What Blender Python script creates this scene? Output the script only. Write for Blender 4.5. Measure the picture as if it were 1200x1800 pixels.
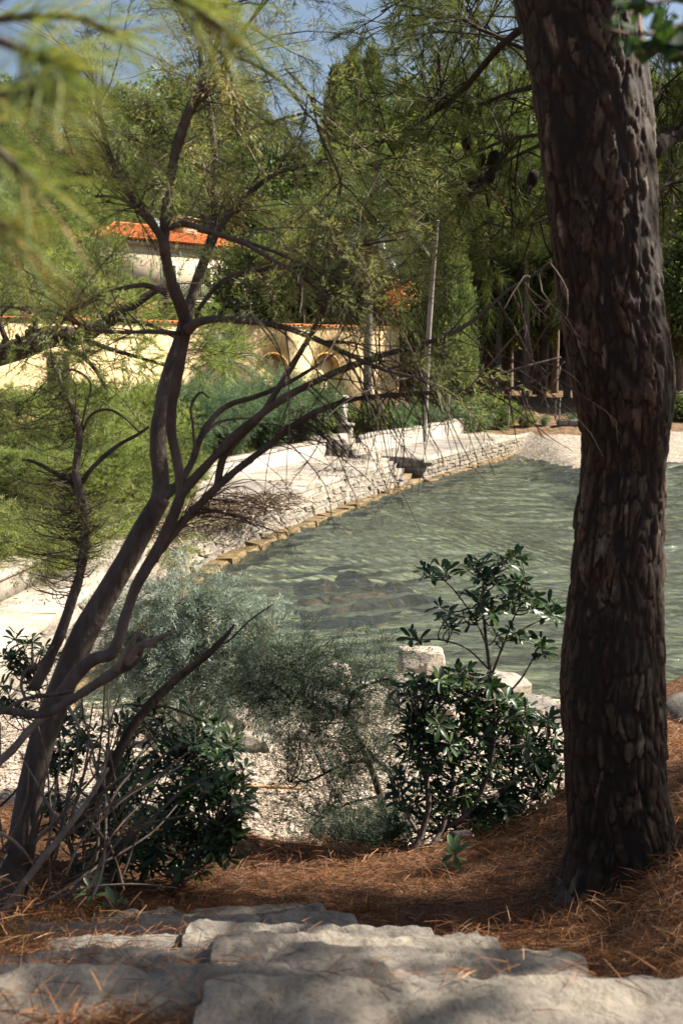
import bpy, bmesh, math, random
import numpy as np
from mathutils import Vector, Matrix

for o in list(bpy.data.objects): bpy.data.objects.remove(o)
SC = bpy.context.scene
COL = SC.collection
R = math.radians
PI = math.pi
rng = np.random.default_rng(11)
random.seed(11)

# ------------------------------------------------------------------ camera
PITCH = R(7.97)
EYE = 4.2
cam_d = bpy.data.cameras.new('camera')
cam = bpy.data.objects.new('camera', cam_d); COL.objects.link(cam)
cam.location = (0, 0, EYE)
cam.rotation_euler = (PI/2 - PITCH, 0, 0)
cam_d.sensor_fit = 'VERTICAL'; cam_d.sensor_height = 36; cam_d.lens = 40
cam_d.clip_start = 0.05; cam_d.clip_end = 2000
cam_d.dof.use_dof = True; cam_d.dof.focus_distance = 9.0; cam_d.dof.aperture_fstop = 5.0
cam_d.dof.aperture_blades = 0
SC.camera = cam

# ------------------------------------------------------------------ sky, sun, exposure
SUN_AZ = R(78)      # clockwise from +y (straight ahead): from the right, a little beyond
SUN_EL = R(43)
w = bpy.data.worlds.new('World'); SC.world = w; w.use_nodes = True
nt = w.node_tree; nt.nodes.clear()
sky = nt.nodes.new('ShaderNodeTexSky'); sky.sky_type = 'NISHITA'; sky.sun_disc = False
sky.sun_elevation = SUN_EL; sky.sun_rotation = SUN_AZ
sky.air_density = 1.0; sky.dust_density = 2.5; sky.ozone_density = 1.0
bg = nt.nodes.new('ShaderNodeBackground'); bg.inputs[1].default_value = 0.056
wo = nt.nodes.new('ShaderNodeOutputWorld')
nt.links.new(sky.outputs[0], bg.inputs[0]); nt.links.new(bg.outputs[0], wo.inputs[0])
sl = bpy.data.lights.new('sun', 'SUN'); sl.energy = 5.0; sl.angle = R(0.53); sl.color = (1, .93, .82)
sun = bpy.data.objects.new('sun', sl); COL.objects.link(sun)
sd = Vector((math.sin(SUN_AZ)*math.cos(SUN_EL), math.cos(SUN_AZ)*math.cos(SUN_EL), math.sin(SUN_EL)))
sun.rotation_euler = sd.to_track_quat('Z', 'Y').to_euler()
sun.location = (20, 0, 30)
vs = SC.view_settings
vs.view_transform = 'Standard'; vs.look = 'None'; vs.exposure = 1.38; vs.gamma = 1; vs.use_curve_mapping = False
SC.cycles.use_denoising = True
SC.cycles.max_bounces = 4; SC.cycles.diffuse_bounces = 2; SC.cycles.glossy_bounces = 2
SC.cycles.transparent_max_bounces = 6; SC.cycles.transmission_bounces = 3
SC.cycles.caustics_reflective = False; SC.cycles.caustics_refractive = False
SC.cycles.sample_clamp_indirect = 4

# ------------------------------------------------------------------ helpers
def at(px, py, Y):
    u = (px-600)/2000; v = (900-py)/2000
    s = Y/(math.cos(PITCH)+v*math.sin(PITCH))
    return np.array([s*u, Y, EYE + s*(v*math.cos(PITCH)-math.sin(PITCH))])

def onz(px, py, z):
    u = (px-600)/2000; v = (900-py)/2000
    dz = v*math.cos(PITCH)-math.sin(PITCH)
    s = (z-EYE)/dz
    return np.array([s*u, s*(math.cos(PITCH)+v*math.sin(PITCH)), z])

def nrm(v):
    v = np.asarray(v, float)
    return v/(np.linalg.norm(v, axis=-1, keepdims=True)+1e-9)

def _h(ix, iy, iz, seed):
    n = (ix.astype(np.int64)*374761393 + iy.astype(np.int64)*668265263 + iz.astype(np.int64)*2147483647 + seed*1274126177) & 0xffffffff
    n = ((n ^ (n >> 13))*1274126177) & 0xffffffff
    n = n ^ (n >> 16)
    return (n & 0xffff)/65535.0

def vnoise(P, scale=1.0, seed=0, octaves=1):
    P = np.asarray(P, float)*scale
    if P.shape[-1] == 2: P = np.concatenate([P, np.zeros(P.shape[:-1]+(1,))], -1)
    tot = 0; amp = 1; norm = 0
    for o in range(octaves):
        i = np.floor(P).astype(np.int64); f = P-i; f = f*f*(3-2*f)
        r = 0
        for dx in (0, 1):
            for dy in (0, 1):
                for dz in (0, 1):
                    wgt = (f[..., 0] if dx else 1-f[..., 0])*(f[..., 1] if dy else 1-f[..., 1])*(f[..., 2] if dz else 1-f[..., 2])
                    r = r + wgt*_h(i[..., 0]+dx, i[..., 1]+dy, i[..., 2]+dz, seed+o*17)
        tot = tot + amp*r; norm += amp; amp *= .5; P = P*2.03
    return tot/norm*2-1

class MB:
    """collects vertices, triangles and quads for one mesh"""
    def __init__(s): s.V = []; s.T = []; s.Q = []; s.C = []; s.n = 0
    def add(s, V, T=None, Q=None, tint=None):
        V = np.asarray(V, np.float32).reshape(-1, 3)
        if T is not None and len(T): s.T.append(np.asarray(T, np.int64).reshape(-1, 3)+s.n)
        if Q is not None and len(Q): s.Q.append(np.asarray(Q, np.int64).reshape(-1, 4)+s.n)
        if tint is None: tint = np.full(len(V), .5)
        elif np.isscalar(tint): tint = np.full(len(V), float(tint))
        s.V.append(V); s.C.append(np.asarray(tint, np.float32)); s.n += len(V)
    def box(s, a, b, tint=.5):
        x0, y0, z0 = a; x1, y1, z1 = b
        V = [(x0,y0,z0),(x1,y0,z0),(x1,y1,z0),(x0,y1,z0),(x0,y0,z1),(x1,y0,z1),(x1,y1,z1),(x0,y1,z1)]
        s.add(V, Q=[(0,3,2,1),(4,5,6,7),(0,1,5,4),(1,2,6,5),(2,3,7,6),(3,0,4,7)], tint=tint)
    def mesh(s, name, mat=None, smooth=False):
        V = np.concatenate(s.V); C = np.concatenate(s.C)
        T = np.concatenate(s.T) if s.T else np.zeros((0, 3), np.int64)
        Q = np.concatenate(s.Q) if s.Q else np.zeros((0, 4), np.int64)
        me = bpy.data.meshes.new(name)
        me.vertices.add(len(V)); me.vertices.foreach_set('co', V.ravel())
        lv = np.concatenate([T.ravel(), Q.ravel()]).astype(np.int32)
        me.loops.add(len(lv)); me.loops.foreach_set('vertex_index', lv)
        st = np.concatenate([np.arange(len(T))*3, len(T)*3+np.arange(len(Q))*4]).astype(np.int32)
        me.polygons.add(len(st)); me.polygons.foreach_set('loop_start', st)
        if smooth: me.polygons.foreach_set('use_smooth', np.ones(len(st), bool))
        at_ = me.attributes.new('tint', 'FLOAT', 'POINT'); at_.data.foreach_set('value', C)
        me.update(calc_edges=True)
        if mat: me.materials.append(mat)
        return me
    def build(s, name, mat=None, parent=None, smooth=False):
        return link(name, s.mesh(name, mat, smooth), parent)

def link(name, me, parent=None):
    o = bpy.data.objects.new(name, me); COL.objects.link(o)
    if parent is not None: o.parent = parent
    return o

def tag(o, label=None, cat=None, group=None, kind=None):
    if label: o['label'] = label
    if cat: o['category'] = cat
    if group: o['group'] = group
    if kind: o['kind'] = kind
    return o

def thing(name, label, cat, loc=(0, 0, 0), rz=0, group=None):
    o = bpy.data.objects.new(name, None); COL.objects.link(o)
    o.empty_display_size = .2
    o.location = loc; o.rotation_euler = (0, 0, rz)
    return tag(o, label, cat, group, 'thing')

def local(o, P):
    """world points to an (unrotated) thing's local space"""
    return np.asarray(P, float)-np.array(o.location)

def copy_tree(o, parent=None):
    c = o.copy(); COL.objects.link(c); c.parent = parent
    for ch in o.children:
        copy_tree(ch, c)
    return c

def catmull(P, sub):
    P = np.asarray(P, float)
    if sub <= 1 or len(P) < 3:
        if len(P) == 2 and sub > 1:
            t = np.linspace(0, 1, sub+1)[:, None]
            return P[0]*(1-t)+P[1]*t
        return P
    Q = np.vstack([2*P[0]-P[1], P, 2*P[-1]-P[-2]])
    out = []
    t = np.linspace(0, 1, sub, endpoint=False)[:, None]
    for i in range(1, len(Q)-2):
        a, b, c, d = Q[i-1], Q[i], Q[i+1], Q[i+2]
        out.append(.5*((2*b)+(-a+c)*t+(2*a-5*b+4*c-d)*t*t+(-a+3*b-3*c+d)*t**3))
    out.append(P[-1:])
    return np.vstack(out)

def frames(P):
    T = nrm(np.gradient(P, axis=0))
    ref = np.array([0, 0, 1.0]) if abs(T[0][2]) < .9 else np.array([1.0, 0, 0])
    A = np.zeros_like(P); a = nrm(np.cross(T[0], ref))
    for i in range(len(P)):
        a = nrm(a-T[i]*np.dot(a, T[i])); A[i] = a
    return T, A, np.cross(T, A)

def tube(mb, pts, rad, k=7, sub=4, wob=0.0, tint=.5, cap=True, seed=0):
    pts = np.asarray(pts, float); rad = np.asarray(rad, float)
    P = catmull(pts, sub)
    r = np.interp(np.linspace(0, 1, len(P)), np.linspace(0, 1, len(rad)), rad)
    T, A, B = frames(P)
    ang = np.arange(k)/k*2*PI
    rr = r[:, None]*np.ones(k)
    V = P[:, None, :]+rr[..., None]*(np.cos(ang)[None, :, None]*A[:, None, :]+np.sin(ang)[None, :, None]*B[:, None, :])
    if wob:
        n = vnoise(V, .5/max(r.max(), .004), seed, 2)
        V = P[:, None, :]+(V-P[:, None, :])*(1+wob*n)[..., None]
    n = len(P)
    i = np.arange(n-1)[:, None]*k; j = np.arange(k)[None, :]; j2 = (j+1) % k
    Q = np.stack([i+j, i+j2, i+k+j2, i+k+j], -1).reshape(-1, 4)
    V = V.reshape(-1, 3)
    T3 = []
    if cap:
        V = np.vstack([V, P[:1]-T[:1]*r[0]*.3, P[-1:]+T[-1:]*r[-1]*.5])
        c0, c1 = n*k, n*k+1
        for q in range(k):
            T3.append((c0, (q+1) % k, q)); T3.append((c1, (n-1)*k+q, (n-1)*k+(q+1) % k))
    mb.add(V, T=T3, Q=Q, tint=tint)
    return P

# bulk thin twigs: S (N,m,3) polylines, triangular section
def twigs(mb, S, r0, r1, tint=.5):
    S = np.asarray(S, float); N, m, _ = S.shape
    if N == 0: return
    T = nrm(np.gradient(S, axis=1))
    ref = np.array([.3, .5, .81]); A = nrm(np.cross(T, ref)); B = np.cross(T, A)
    r0 = np.broadcast_to(np.asarray(r0, float), (N,)); r1 = np.broadcast_to(np.asarray(r1, float), (N,))
    t = np.linspace(0, 1, m)[None, :]
    r = r0[:, None]*(1-t)+r1[:, None]*t
    a = np.arange(3)/3*2*PI
    V = S[:, :, None, :]+r[:, :, None, None]*(np.cos(a)[None, None, :, None]*A[:, :, None, :]+np.sin(a)[None, None, :, None]*B[:, :, None, :])
    base = (np.arange(N)*m*3)[:, None, None]; i = (np.arange(m-1)*3)[None, :, None]; j = np.arange(3)[None, None, :]; j2 = (j+1) % 3
    Q = np.stack([base+i+j, base+i+j2, base+i+3+j2, base+i+3+j], -1).reshape(-1, 4)
    tt = np.repeat(np.broadcast_to(np.asarray(tint, float), (N,)), m*3)
    mb.add(V.reshape(-1, 3), Q=Q, tint=tt)

# blades: one triangle each (base position, direction, length, width)
def blades(mb, P, D, L, W, tint=.5):
    P = np.asarray(P, float); N = len(P)
    if N == 0: return
    D = nrm(D); S = nrm(np.cross(D, rng.normal(size=(N, 3))))
    L = np.broadcast_to(np.asarray(L, float), (N,))[:, None]; W = np.broadcast_to(np.asarray(W, float), (N,))[:, None]
    V = np.stack([P-S*W/2, P+S*W/2, P+D*L], 1).reshape(-1, 3)
    tt = np.repeat(np.broadcast_to(np.asarray(tint, float), (N,)), 3)
    mb.add(V, T=np.arange(N*3).reshape(-1, 3), tint=tt)

def bent(mb, P, D, L, W, sag=.2, tint=.5):
    """needle as a quad + triangle, bent down"""
    P = np.asarray(P, float); N = len(P)
    D = nrm(D); S = nrm(np.cross(D, rng.normal(size=(N, 3))))
    L = np.broadcast_to(np.asarray(L, float), (N,))[:, None]; W = np.broadcast_to(np.asarray(W, float), (N,))[:, None]
    up = np.array([0, 0, 1.0])
    M = P+D*L*.55; E = P+D*L-up*L*sag
    V = np.stack([P-S*W/2, P+S*W/2, M+S*W/2, M-S*W/2, E], 1).reshape(-1, 3)
    b = np.arange(N)*5
    mb.add(V, Q=np.stack([b, b+1, b+2, b+3], -1), T=np.stack([b+3, b+2, b+4], -1), tint=np.repeat(np.broadcast_to(np.asarray(tint, float), (N,)), 5))

# diamond leaves
def leaves(mb, P, D, L, W, tint=.5, fold=.25):
    P = np.asarray(P, float); N = len(P)
    if N == 0: return
    D = nrm(D); S = nrm(np.cross(D, rng.normal(size=(N, 3)))); U = np.cross(S, D)
    L = np.broadcast_to(np.asarray(L, float), (N,))[:, None]; W = np.broadcast_to(np.asarray(W, float), (N,))[:, None]
    M = P+D*L*.55
    V = np.stack([P, M+S*W/2+U*W*fold, P+D*L, M-S*W/2+U*W*fold], 1).reshape(-1, 3)
    b = np.arange(N)*4
    mb.add(V, T=np.concatenate([np.stack([b, b+1, b+2], -1), np.stack([b, b+2, b+3], -1)]), tint=np.repeat(np.broadcast_to(np.asarray(tint, float), (N,)), 4))

def tufts(mb, P, D, n, L, W, spread=.8, along=.1, tint=.5, fn=blades, jit=.25, **kw):
    """n blades around each of the N points P, opening about D"""
    N = len(P)
    if N == 0: return
    P = np.repeat(np.asarray(P, float), n, 0); D = np.repeat(nrm(D), n, 0)
    P = P+D*rng.uniform(0, 1, (N*n, 1))*along
    d = nrm(D)+nrm(rng.normal(size=(N*n, 3)))*spread
    tt = np.repeat(np.broadcast_to(np.asarray(tint, float), (N,)), n)+rng.normal(0, .12, N*n)
    fn(mb, P, d, L*rng.uniform(1-jit, 1+jit, N*n), W, tint=tt, **kw)

# ------------------------------------------------------------------ materials
def new_mat(name):
    m = bpy.data.materials.new(name); m.use_nodes = True
    n = m.node_tree.nodes; l = m.node_tree.links; n.clear()
    out = n.new('ShaderNodeOutputMaterial')
    return m, n, l, out

def ramp(n, stops):
    r = n.new('ShaderNodeValToRGB'); e = r.color_ramp.elements
    while len(e) < len(stops): e.new(.5)
    for q, (p, c) in zip(e, stops): q.position = p; q.color = (*c, 1)
    return r

def mat_leaf(name, stops, trans=.35, rough=.5, spec=.3, tcol=None, nscale=0.0):
    m, n, l, out = new_mat(name)
    a = n.new('ShaderNodeAttribute'); a.attribute_name = 'tint'
    r = ramp(n, stops); l.new(a.outputs['Fac'], r.inputs[0])
    p = n.new('ShaderNodeBsdfPrincipled'); p.inputs['Roughness'].default_value = rough
    p.inputs['Specular IOR Level'].default_value = spec
    l.new(r.outputs[0], p.inputs['Base Color'])
    t = n.new('ShaderNodeBsdfTranslucent')
    mx = n.new('ShaderNodeMix'); mx.data_type = 'RGBA'; mx.blend_type = 'MULTIPLY'; mx.inputs[0].default_value = 1
    mx.inputs[7].default_value = (*(tcol or (1.5, 1.5, .7)), 1)
    l.new(r.outputs[0], mx.inputs[6]); l.new(mx.outputs[2], t.inputs[0])
    s = n.new('ShaderNodeMixShader'); s.inputs[0].default_value = trans
    l.new(p.outputs[0], s.inputs[1]); l.new(t.outputs[0], s.inputs[2]); l.new(s.outputs[0], out.inputs[0])
    return m

def mat_noise(name, stops, scale=8, detail=6, rough=.85, bump=.3, bscale=None, stretch=(1, 1, 1), dist=0.0, tintmix=0.0, spec=.25, bdist=.02, rot=(0, 0, 0), metal=0.0):
    m, n, l, out = new_mat(name)
    tc = n.new('ShaderNodeTexCoord'); mp = n.new('ShaderNodeMapping'); mp.inputs['Scale'].default_value = stretch
    mp.inputs['Rotation'].default_value = rot
    l.new(tc.outputs['Object'], mp.inputs[0])
    no = n.new('ShaderNodeTexNoise'); no.inputs['Scale'].default_value = scale; no.inputs['Detail'].default_value = detail
    no.inputs['Roughness'].default_value = .62; no.inputs['Distortion'].default_value = dist
    l.new(mp.outputs[0], no.inputs[0])
    r = ramp(n, stops)
    src = no.outputs['Fac']
    if tintmix:
        a = n.new('ShaderNodeAttribute'); a.attribute_name = 'tint'
        mm = n.new('ShaderNodeMix'); mm.inputs[0].default_value = tintmix
        l.new(src, mm.inputs[2]); l.new(a.outputs['Fac'], mm.inputs[3]); src = mm.outputs[0]
    l.new(src, r.inputs[0])
    p = n.new('ShaderNodeBsdfPrincipled'); p.inputs['Roughness'].default_value = rough
    p.inputs['Specular IOR Level'].default_value = spec; p.inputs['Metallic'].default_value = metal
    l.new(r.outputs[0], p.inputs['Base Color'])
    if bump:
        b = n.new('ShaderNodeTexNoise'); b.inputs['Scale'].default_value = bscale or scale*3; b.inputs['Detail'].default_value = 5
        l.new(mp.outputs[0], b.inputs[0])
        bn = n.new('ShaderNodeBump'); bn.inputs['Strength'].default_value = bump; bn.inputs['Distance'].default_value = bdist
        l.new(b.outputs['Fac'], bn.inputs['Height']); l.new(bn.outputs[0], p.inputs['Normal'])
    l.new(p.outputs[0], out.inputs[0])
    return m

def g(v): return (v, v, v)
M = {}
# foliage
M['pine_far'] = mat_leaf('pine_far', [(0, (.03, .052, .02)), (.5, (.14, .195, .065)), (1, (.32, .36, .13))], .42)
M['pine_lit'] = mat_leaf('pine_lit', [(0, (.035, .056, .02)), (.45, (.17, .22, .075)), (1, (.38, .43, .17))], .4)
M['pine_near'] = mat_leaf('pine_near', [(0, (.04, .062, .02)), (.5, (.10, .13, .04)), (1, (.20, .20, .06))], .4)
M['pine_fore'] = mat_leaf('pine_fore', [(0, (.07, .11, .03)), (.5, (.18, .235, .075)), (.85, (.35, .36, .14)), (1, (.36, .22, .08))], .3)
M['broad'] = mat_leaf('broad', [(0, (.022, .042, .015)), (.5, (.10, .145, .05)), (1, (.24, .27, .09))], .35, rough=.5, spec=.3)
M['cypress'] = mat_leaf('cypress', [(0, (.03, .05, .025)), (.5, (.13, .175, .08)), (1, (.30, .33, .15))], .25)
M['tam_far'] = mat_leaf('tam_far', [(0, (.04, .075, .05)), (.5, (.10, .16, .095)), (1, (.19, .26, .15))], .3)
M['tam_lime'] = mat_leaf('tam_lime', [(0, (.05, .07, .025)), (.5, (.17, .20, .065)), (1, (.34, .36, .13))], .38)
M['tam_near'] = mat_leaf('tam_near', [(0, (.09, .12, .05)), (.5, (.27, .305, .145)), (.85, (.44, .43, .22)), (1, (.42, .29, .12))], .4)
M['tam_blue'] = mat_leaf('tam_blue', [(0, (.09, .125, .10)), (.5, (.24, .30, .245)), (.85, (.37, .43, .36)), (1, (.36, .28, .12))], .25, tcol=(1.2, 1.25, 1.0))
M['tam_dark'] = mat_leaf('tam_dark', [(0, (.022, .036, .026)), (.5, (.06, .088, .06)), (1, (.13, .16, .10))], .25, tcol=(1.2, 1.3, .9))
M['pitto'] = mat_leaf('pitto', [(0, (.012, .028, .010)), (.5, (.028, .06, .02)), (.85, (.07, .115, .036)), (1, (.16, .16, .035))], .2, rough=.36, spec=.4)
M['seedling'] = mat_leaf('seedling', [(0, (.05, .10, .04)), (1, (.14, .22, .09))], .25, rough=.35, spec=.5)
M['palm'] = mat_leaf('palm', [(0, (.03, .05, .025)), (.6, (.075, .11, .05)), (1, (.18, .19, .08))], .2, rough=.4, spec=.4)
M['palm_dry'] = mat_leaf('palm_dry', [(0, (.14, .10, .05)), (1, (.38, .30, .17))], .2)
M['oval'] = mat_leaf('oval', [(0, (.015, .035, .012)), (1, (.05, .10, .03))], .25, rough=.55, spec=.25)
M['flower'] = mat_leaf('flower', [(0, (.5, .08, .03)), (1, (.8, .22, .05))], .3)
M['magenta'] = mat_leaf('magenta', [(0, (.45, .05, .35)), (1, (.6, .1, .5))], .3)
M['needle_dry'] = mat_leaf('needle_dry', [(0, (.07, .026, .010)), (.5, (.26, .105, .04)), (1, (.54, .29, .13))], .15, rough=.6)
M['grass_dry'] = mat_leaf('grass_dry', [(0, (.20, .12, .05)), (1, (.42, .30, .15))], .25)
M['dry_brown'] = mat_leaf('dry_brown', [(0, (.05, .035, .03)), (.5, (.14, .095, .07)), (1, (.34, .25, .17))], .1)
# bark and wood
M['bark_tam'] = mat_noise('bark_tam', [(.25, (.045, .034, .027)), (.5, (.115, .09, .072)), (.8, (.22, .18, .15))], 12, 10, .85, 1.0, 34, (1, 1, .45), bdist=.012)
M['twig'] = mat_noise('twig', [(.3, (.06, .042, .032)), (.7, (.15, .11, .085))], 20, 3, .85, 0)
M['deadwood'] = mat_noise('deadwood', [(.3, (.12, .09, .068)), (.7, (.27, .215, .165))], 20, 6, .85, .3, 60, (1, 1, 1), bdist=.004)
M['bark_dark'] = mat_noise('bark_dark', [(.3, (.028, .02, .015)), (.7, (.07, .05, .036))], 12, 6, .9, .5, 30, (1, 1, .3), bdist=.01)
M['bark_far'] = mat_noise('bark_far', [(.3, (.07, .05, .038)), (.7, (.19, .145, .11))], 6, 6, .9, .5, 12, (1, 1, .3), bdist=.03)
M['palm_trunk'] = mat_noise('palm_trunk', [(.3, (.12, .10, .085)), (.7, (.30, .26, .22))], 9, 5, .9, .6, 14, (1, 1, 3), bdist=.03)
M['pole'] = mat_noise('pole', [(.3, (.16, .135, .12)), (.7, (.34, .30, .27))], 5, 5, .8, .2, 20, (1, 1, .1), bdist=.01)
# stone and soil
def mat_rough_stone(name, stops, s1=4.5, s2=46, bdist=.02, dark=.5, crack=.0):
    m, n, l, out = new_mat(name)
    tc = n.new('ShaderNodeTexCoord')
    a = n.new('ShaderNodeTexNoise'); a.inputs['Scale'].default_value = s1; a.inputs['Detail'].default_value = 9; a.inputs['Roughness'].default_value = .65; a.inputs['Distortion'].default_value = .6; l.new(tc.outputs['Object'], a.inputs[0])
    b = n.new('ShaderNodeTexNoise'); b.inputs['Scale'].default_value = s2; b.inputs['Detail'].default_value = 5; b.inputs['Roughness'].default_value = .7; l.new(tc.outputs['Object'], b.inputs[0])
    v = n.new('ShaderNodeTexVoronoi'); v.feature = 'DISTANCE_TO_EDGE'; v.inputs['Scale'].default_value = s1*1.3
    wn = n.new('ShaderNodeMix'); wn.data_type = 'RGBA'; wn.inputs[0].default_value = .12; l.new(tc.outputs['Object'], wn.inputs[6]); l.new(a.outputs['Color'], wn.inputs[7]); l.new(wn.outputs[2], v.inputs['Vector'])
    r = ramp(n, stops); l.new(a.outputs['Fac'], r.inputs[0])
    rs = ramp(n, [(.36, g(dark)), (.52, g(1)), (.75, g(1.0))]); l.new(b.outputs['Fac'], rs.inputs[0])
    rc = ramp(n, [(0, g(.35)), (.03, g(1))]); l.new(v.outputs['Distance'], rc.inputs[0])
    m1 = n.new('ShaderNodeMix'); m1.data_type = 'RGBA'; m1.blend_type = 'MULTIPLY'; m1.inputs[0].default_value = 1; l.new(r.outputs[0], m1.inputs[6]); l.new(rs.outputs[0], m1.inputs[7])
    m2 = n.new('ShaderNodeMix'); m2.data_type = 'RGBA'; m2.blend_type = 'MULTIPLY'; m2.inputs[0].default_value = crack; l.new(m1.outputs[2], m2.inputs[6]); l.new(rc.outputs[0], m2.inputs[7])
    oi = n.new('ShaderNodeObjectInfo'); ro = ramp(n, [(0, (.66, .66, .68)), (.5, (.9, .88, .85)), (1, (1.0, .96, .9))]); l.new(oi.outputs['Random'], ro.inputs[0])
    m3 = n.new('ShaderNodeMix'); m3.data_type = 'RGBA'; m3.blend_type = 'MULTIPLY'; m3.inputs[0].default_value = 1; l.new(m2.outputs[2], m3.inputs[6]); l.new(ro.outputs[0], m3.inputs[7])
    p = n.new('ShaderNodeBsdfPrincipled'); p.inputs['Roughness'].default_value = .92; p.inputs['Specular IOR Level'].default_value = .2; l.new(m3.outputs[2], p.inputs['Base Color'])
    ad = n.new('ShaderNodeMath'); ad.operation = 'MULTIPLY_ADD'; ad.inputs[1].default_value = .35; l.new(b.outputs['Fac'], ad.inputs[0]); l.new(a.outputs['Fac'], ad.inputs[2])
    cl = n.new('ShaderNodeMath'); cl.operation = 'MINIMUM'; cl.inputs[1].default_value = .05; l.new(v.outputs['Distance'], cl.inputs[0])
    a2 = n.new('ShaderNodeMath'); a2.operation = 'MULTIPLY_ADD'; a2.inputs[1].default_value = 4*crack; l.new(cl.outputs[0], a2.inputs[0]); l.new(ad.outputs[0], a2.inputs[2])
    bn = n.new('ShaderNodeBump'); bn.inputs['Strength'].default_value = 1; bn.inputs['Distance'].default_value = bdist; l.new(a2.outputs[0], bn.inputs['Height']); l.new(bn.outputs[0], p.inputs['Normal'])
    l.new(p.outputs[0], out.inputs[0]); return m
M['stone_step'] = mat_rough_stone('stone_step', [(.25, (.10, .09, .078)), (.42, (.175, .158, .138)), (.58, (.25, .225, .19)), (.78, (.36, .315, .255))], dark=.66)
M['limestone'] = mat_rough_stone('limestone', [(.25, (.22, .19, .155)), (.5, (.46, .405, .335)), (.8, (.60, .54, .46))], 4, 30, .03, .6)
M['quay_stone'] = mat_rough_stone('quay_stone', [(.28, (.11, .095, .075)), (.45, (.28, .245, .195)), (.75, (.50, .44, .36))], 1.2, 6, .05, .55)
M['quay_core'] = mat_noise('quay_core', [(.3, (.14, .12, .095)), (.7, (.36, .315, .255))], 4, 7, .9, .5, 14, bdist=.03)
M['algae_stone'] = mat_noise('algae_stone', [(.3, (.09, .06, .03)), (.55, (.20, .14, .065)), (.85, (.33, .25, .14))], 3, 8, .7, .5, 12, bdist=.03)
M['concrete'] = mat_rough_stone('concrete', [(.28, (.16, .13, .10)), (.42, (.30, .26, .21)), (.56, (.43, .385, .325)), (.8, (.54, .49, .425))], 1.3, 16, .03, .6)
M['plaster_white'] = mat_noise('plaster_white', [(.28, (.20, .175, .145)), (.42, (.42, .38, .32)), (.6, (.54, .49, .42)), (.8, (.60, .55, .48))], 2.2, 10, .9, .3, 20, (1, 1, .3), bdist=.02)
M['plaster_yellow'] = mat_noise('plaster_yellow', [(.25, (.44, .29, .13)), (.45, (.62, .45, .23)), (.7, (.70, .53, .30)), (.9, (.76, .62, .40))], .7, 9, .9, .2, 14, (1, 1, .5), bdist=.01)
M['plaster_cream'] = mat_noise('plaster_cream', [(.3, (.60, .49, .33)), (.7, (.74, .63, .45))], .8, 6, .9, .1, 14)
M['plaster_ochre'] = mat_noise('plaster_ochre', [(.3, (.42, .25, .08)), (.7, (.56, .36, .14))], 1.2, 6, .9, .1, 14)
M['trim_white'] = mat_noise('trim_white', [(.3, (.60, .55, .47)), (.7, (.74, .69, .61))], 4, 4, .8, 0)
M['tile'] = mat_noise('tile', [(.25, (.42, .115, .035)), (.55, (.62, .19, .055)), (.85, (.70, .29, .11))], 2.2, 6, .8, .2, 12, bdist=.02)
M['chimney'] = mat_noise('chimney', [(.3, (.38, .22, .13)), (.7, (.52, .33, .2))], 5, 5, .9, .1)
M['shutter'] = mat_noise('shutter', [(.3, (.045, .024, .018)), (.7, (.085, .045, .034))], 6, 3, .6, 0)
M['iron'] = mat_noise('iron', [(.3, (.22, .20, .19)), (.7, (.33, .31, .29))], 9, 3, .5, 0, metal=.3)
M['dish'] = mat_noise('dish', [(.3, (.62, .62, .62)), (.7, (.74, .74, .74))], 4, 3, .4, 0)
M['stick'] = mat_noise('stick', [(.3, (.36, .20, .085)), (.7, (.50, .31, .15))], 14, 4, .7, .2)
M['blue_plastic'] = mat_noise('blue_plastic', [(.3, (.05, .12, .35)), (.7, (.09, .18, .45))], 5, 2, .3, 0)
M['teal_plastic'] = mat_noise('teal_plastic', [(.3, (.10, .28, .27)), (.7, (.20, .40, .38))], 8, 4, .35, .2)

M['reef'] = mat_noise('reef', [(.3, (.08, .04, .02)), (.7, (.22, .12, .06))], 5, 7, .8, .5, 14)
# ------------------------------------------------------------------ terrain
def sm(a, b, x):
    t = np.clip((x-a)/(b-a), 0, 1); return t*t*(3-2*t)

QY = [0, 12.4, 18.8, 20.6, 23.4, 29.5, 36.5, 37.4, 49.5, 50.5, 60]
QX = [-4.3, -4.0, -3.6, -3.45, -2.85, -.9, 1.67, 2.7, 8, 9.6, 9.6]
def xq(y): return np.interp(y, QY, QX)
def shore_far(x): return np.interp(x, [7, 8.6, 12.5, 30, 80], [47.2, 41.3, 42.2, 52, 66])
def crest(x): return np.interp(x, [-6, -1.6, -.3, .3, .8, 1.1, 1.6, 2.4, 4, 8, 30], [5.8, 5.8, 5.45, 5.3, 5.4, 5.65, 6.4, 8.3, 10.5, 13, 16])

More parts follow.
